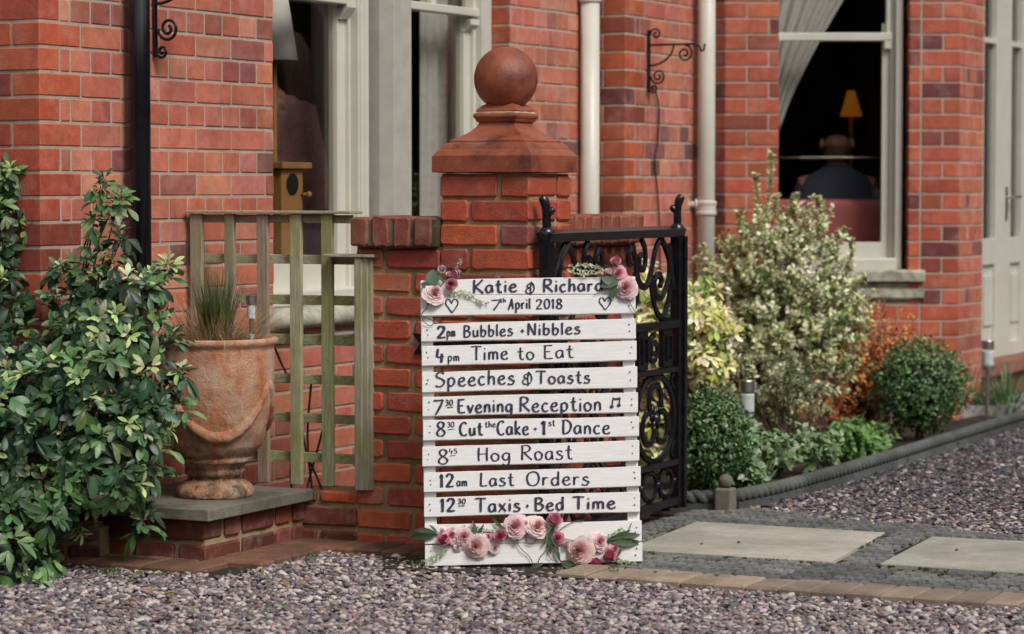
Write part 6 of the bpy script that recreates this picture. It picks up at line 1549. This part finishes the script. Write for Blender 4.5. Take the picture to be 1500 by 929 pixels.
arrangement('flower_spray', 'pink rose spray on the top right corner of the sign', 'flowers',
  [(917, 421, 16.5, PALE, 0), (906, 400, 11, PINK, 0), (902, 386, 8.5, PINK, 1), (890, 400, 6, WHT, 1)],
  [(906, 410, 880, 418, 'r', (.10, .16, .10)), (905, 420, 893, 436, 'r', (.08, .13, .07)), (900, 415, 882, 407, 'r', (.16, .22, .14))],
  [[(919, 436), (925, 448), (932, 460), (934, 468)], [(905, 412), (880, 405), (860, 400)], [(905, 415), (885, 425), (870, 432)]],
  [([(898, 402), (880, 394), (862, 390), (845, 388)], SG), ([(890, 398), (870, 398), (850, 395), (836, 389)], SG), ([(880, 400), (858, 403), (842, 400), (833, 396)], (.55, .56, .34)), ([(885, 396), (868, 388), (855, 387)], (.58, .60, .38))], bp, 3)
bp = sgn(780, 800, .005)
arrangement('flower_garland', 'long garland of pink roses and trailing leaves along the foot of the sign', 'flowers',
  [(697, 800, 18, PALE, 0), (679, 786, 14.5, PALE, 0), (662, 784, 12, PINK, 0), (649, 794, 10, DEEP, 1), (647, 779, 8, WHT, 0), (714, 788, 9, PINK, 0), (733, 786, 11, PINK, 1), (755, 771, 18, PALE, 0), (770, 768, 10, WHT, 0), (787, 771, 17, PALE, 0), (811, 766, 12, PINK, 1), (816, 789, 10, DEEP, 0), (725, 803, 8.5, WHT, 0),
   (848, 807, 21, TAUPE, 0), (879, 793, 14, PALE, 0), (901, 804, 9.5, PINK, 0), (889, 816, 10.5, DEEP, 1), (875, 828, 9, DEEP, 1), (829, 799, 6, WHT, 1), (671, 801, 7, WHT, 0)],
  [(640, 781, 606, 774, 'l', DG), (642, 783, 600, 789, 'l', DG), (640, 780, 630, 768, 'l', DG), (698, 786, 694, 762, 'l', DG), (700, 784, 709, 768, 'l', DG), (738, 776, 722, 760, 'l', OG), (742, 776, 726, 768, 'l', DG), (755, 785, 758, 795, 'r', DG), (800, 782, 798, 800, 'l', DG), (806, 784, 806, 812, 'l', DG), (806, 782, 820, 806, 'l', DG),
   (888, 792, 912, 783, 'l', DG), (890, 793, 941, 795, 'l', DG), (892, 791, 925, 779, 'l', OG), (905, 787, 938, 782, 'l', DG), (812, 800, 822, 822, 'l', DG), (820, 822, 848, 828, 'l', DG), (822, 826, 846, 837, 'l', DG), (775, 833, 795, 826, 'l', OG), (812, 770, 804, 790, 'l', DG), (735, 790, 747, 783, 'l', OG), (860, 795, 872, 783, 'l', DG), (905, 815, 912, 800, 'l', OG), (700, 812, 688, 800, 'l', DG)],
  [[(640, 782), (660, 776), (690, 778), (720, 780), (750, 785), (790, 780), (830, 790), (870, 796), (905, 788), (935, 792)], [(757, 796), (765, 806), (775, 815), (781, 828), (779, 836)], [(803, 795), (800, 806), (792, 815), (788, 826)], [(808, 795), (818, 812), (822, 826)], [(820, 776), (832, 768), (845, 763), (856, 762)], [(770, 783), (772, 795)], [(790, 785), (780, 796), (772, 797)], [(805, 800), (803, 812), (808, 820)], [(912, 786), (922, 774), (925, 766)]],
  [([(655, 806), (640, 814), (625, 820), (606, 832)], SG), ([(650, 810), (636, 822), (622, 830)], SG), ([(895, 818), (912, 822), (928, 825), (942, 830)], (.34, .40, .24)), ([(900, 820), (915, 828), (930, 830)], (.30, .36, .20)), ([(700, 774), (720, 778), (735, 772)], SG), ([(660, 776), (680, 772), (700, 776)], (.5, .5, .4)), ([(885, 790), (900, 780), (912, 776)], SG)], bp, 4)

# ================================================================== GARDEN TREES ROUND THE FORECOURT (seen in the panes)
mb = MB(); r = random.Random(77)
for i in range(58):
    a = math.radians(-215+i*5.1); rad = 21+r.uniform(-2, 3)
    cx, cy = math.cos(a)*rad, math.sin(a)*rad+2; h = r.uniform(6.5, 9.5)
    if cy > 12 and abs(cx) < 8: continue
    if cx < -4 and cy > 7: continue
    mb.tube([(cx, cy, -.03), (cx, cy, h*.6)], [.25, .12], 7, (.08, .06, .04))
    for k_ in range(1300):
        d_ = rdir(r); q_ = V((cx, cy, h*.52))+V((d_.x*1.9, d_.y*1.9, d_.z*h*.48))*r.uniform(.55, 1.05)
        u_ = rdir(r)*.36; v_ = rdir(r)*.36; mb.add([q_-u_, q_+v_, q_+u_, q_-v_], [(0, 1, 2, 3)], vary(r.choice([(.035, .055, .022), (.05, .075, .03), (.025, .04, .018)]), r))
o = mb.obj('tree_belt', M['leaf_m'], colored=True); tag(o, 'belt of garden trees standing round the forecourt, out of the frame', 'trees', kind='stuff')
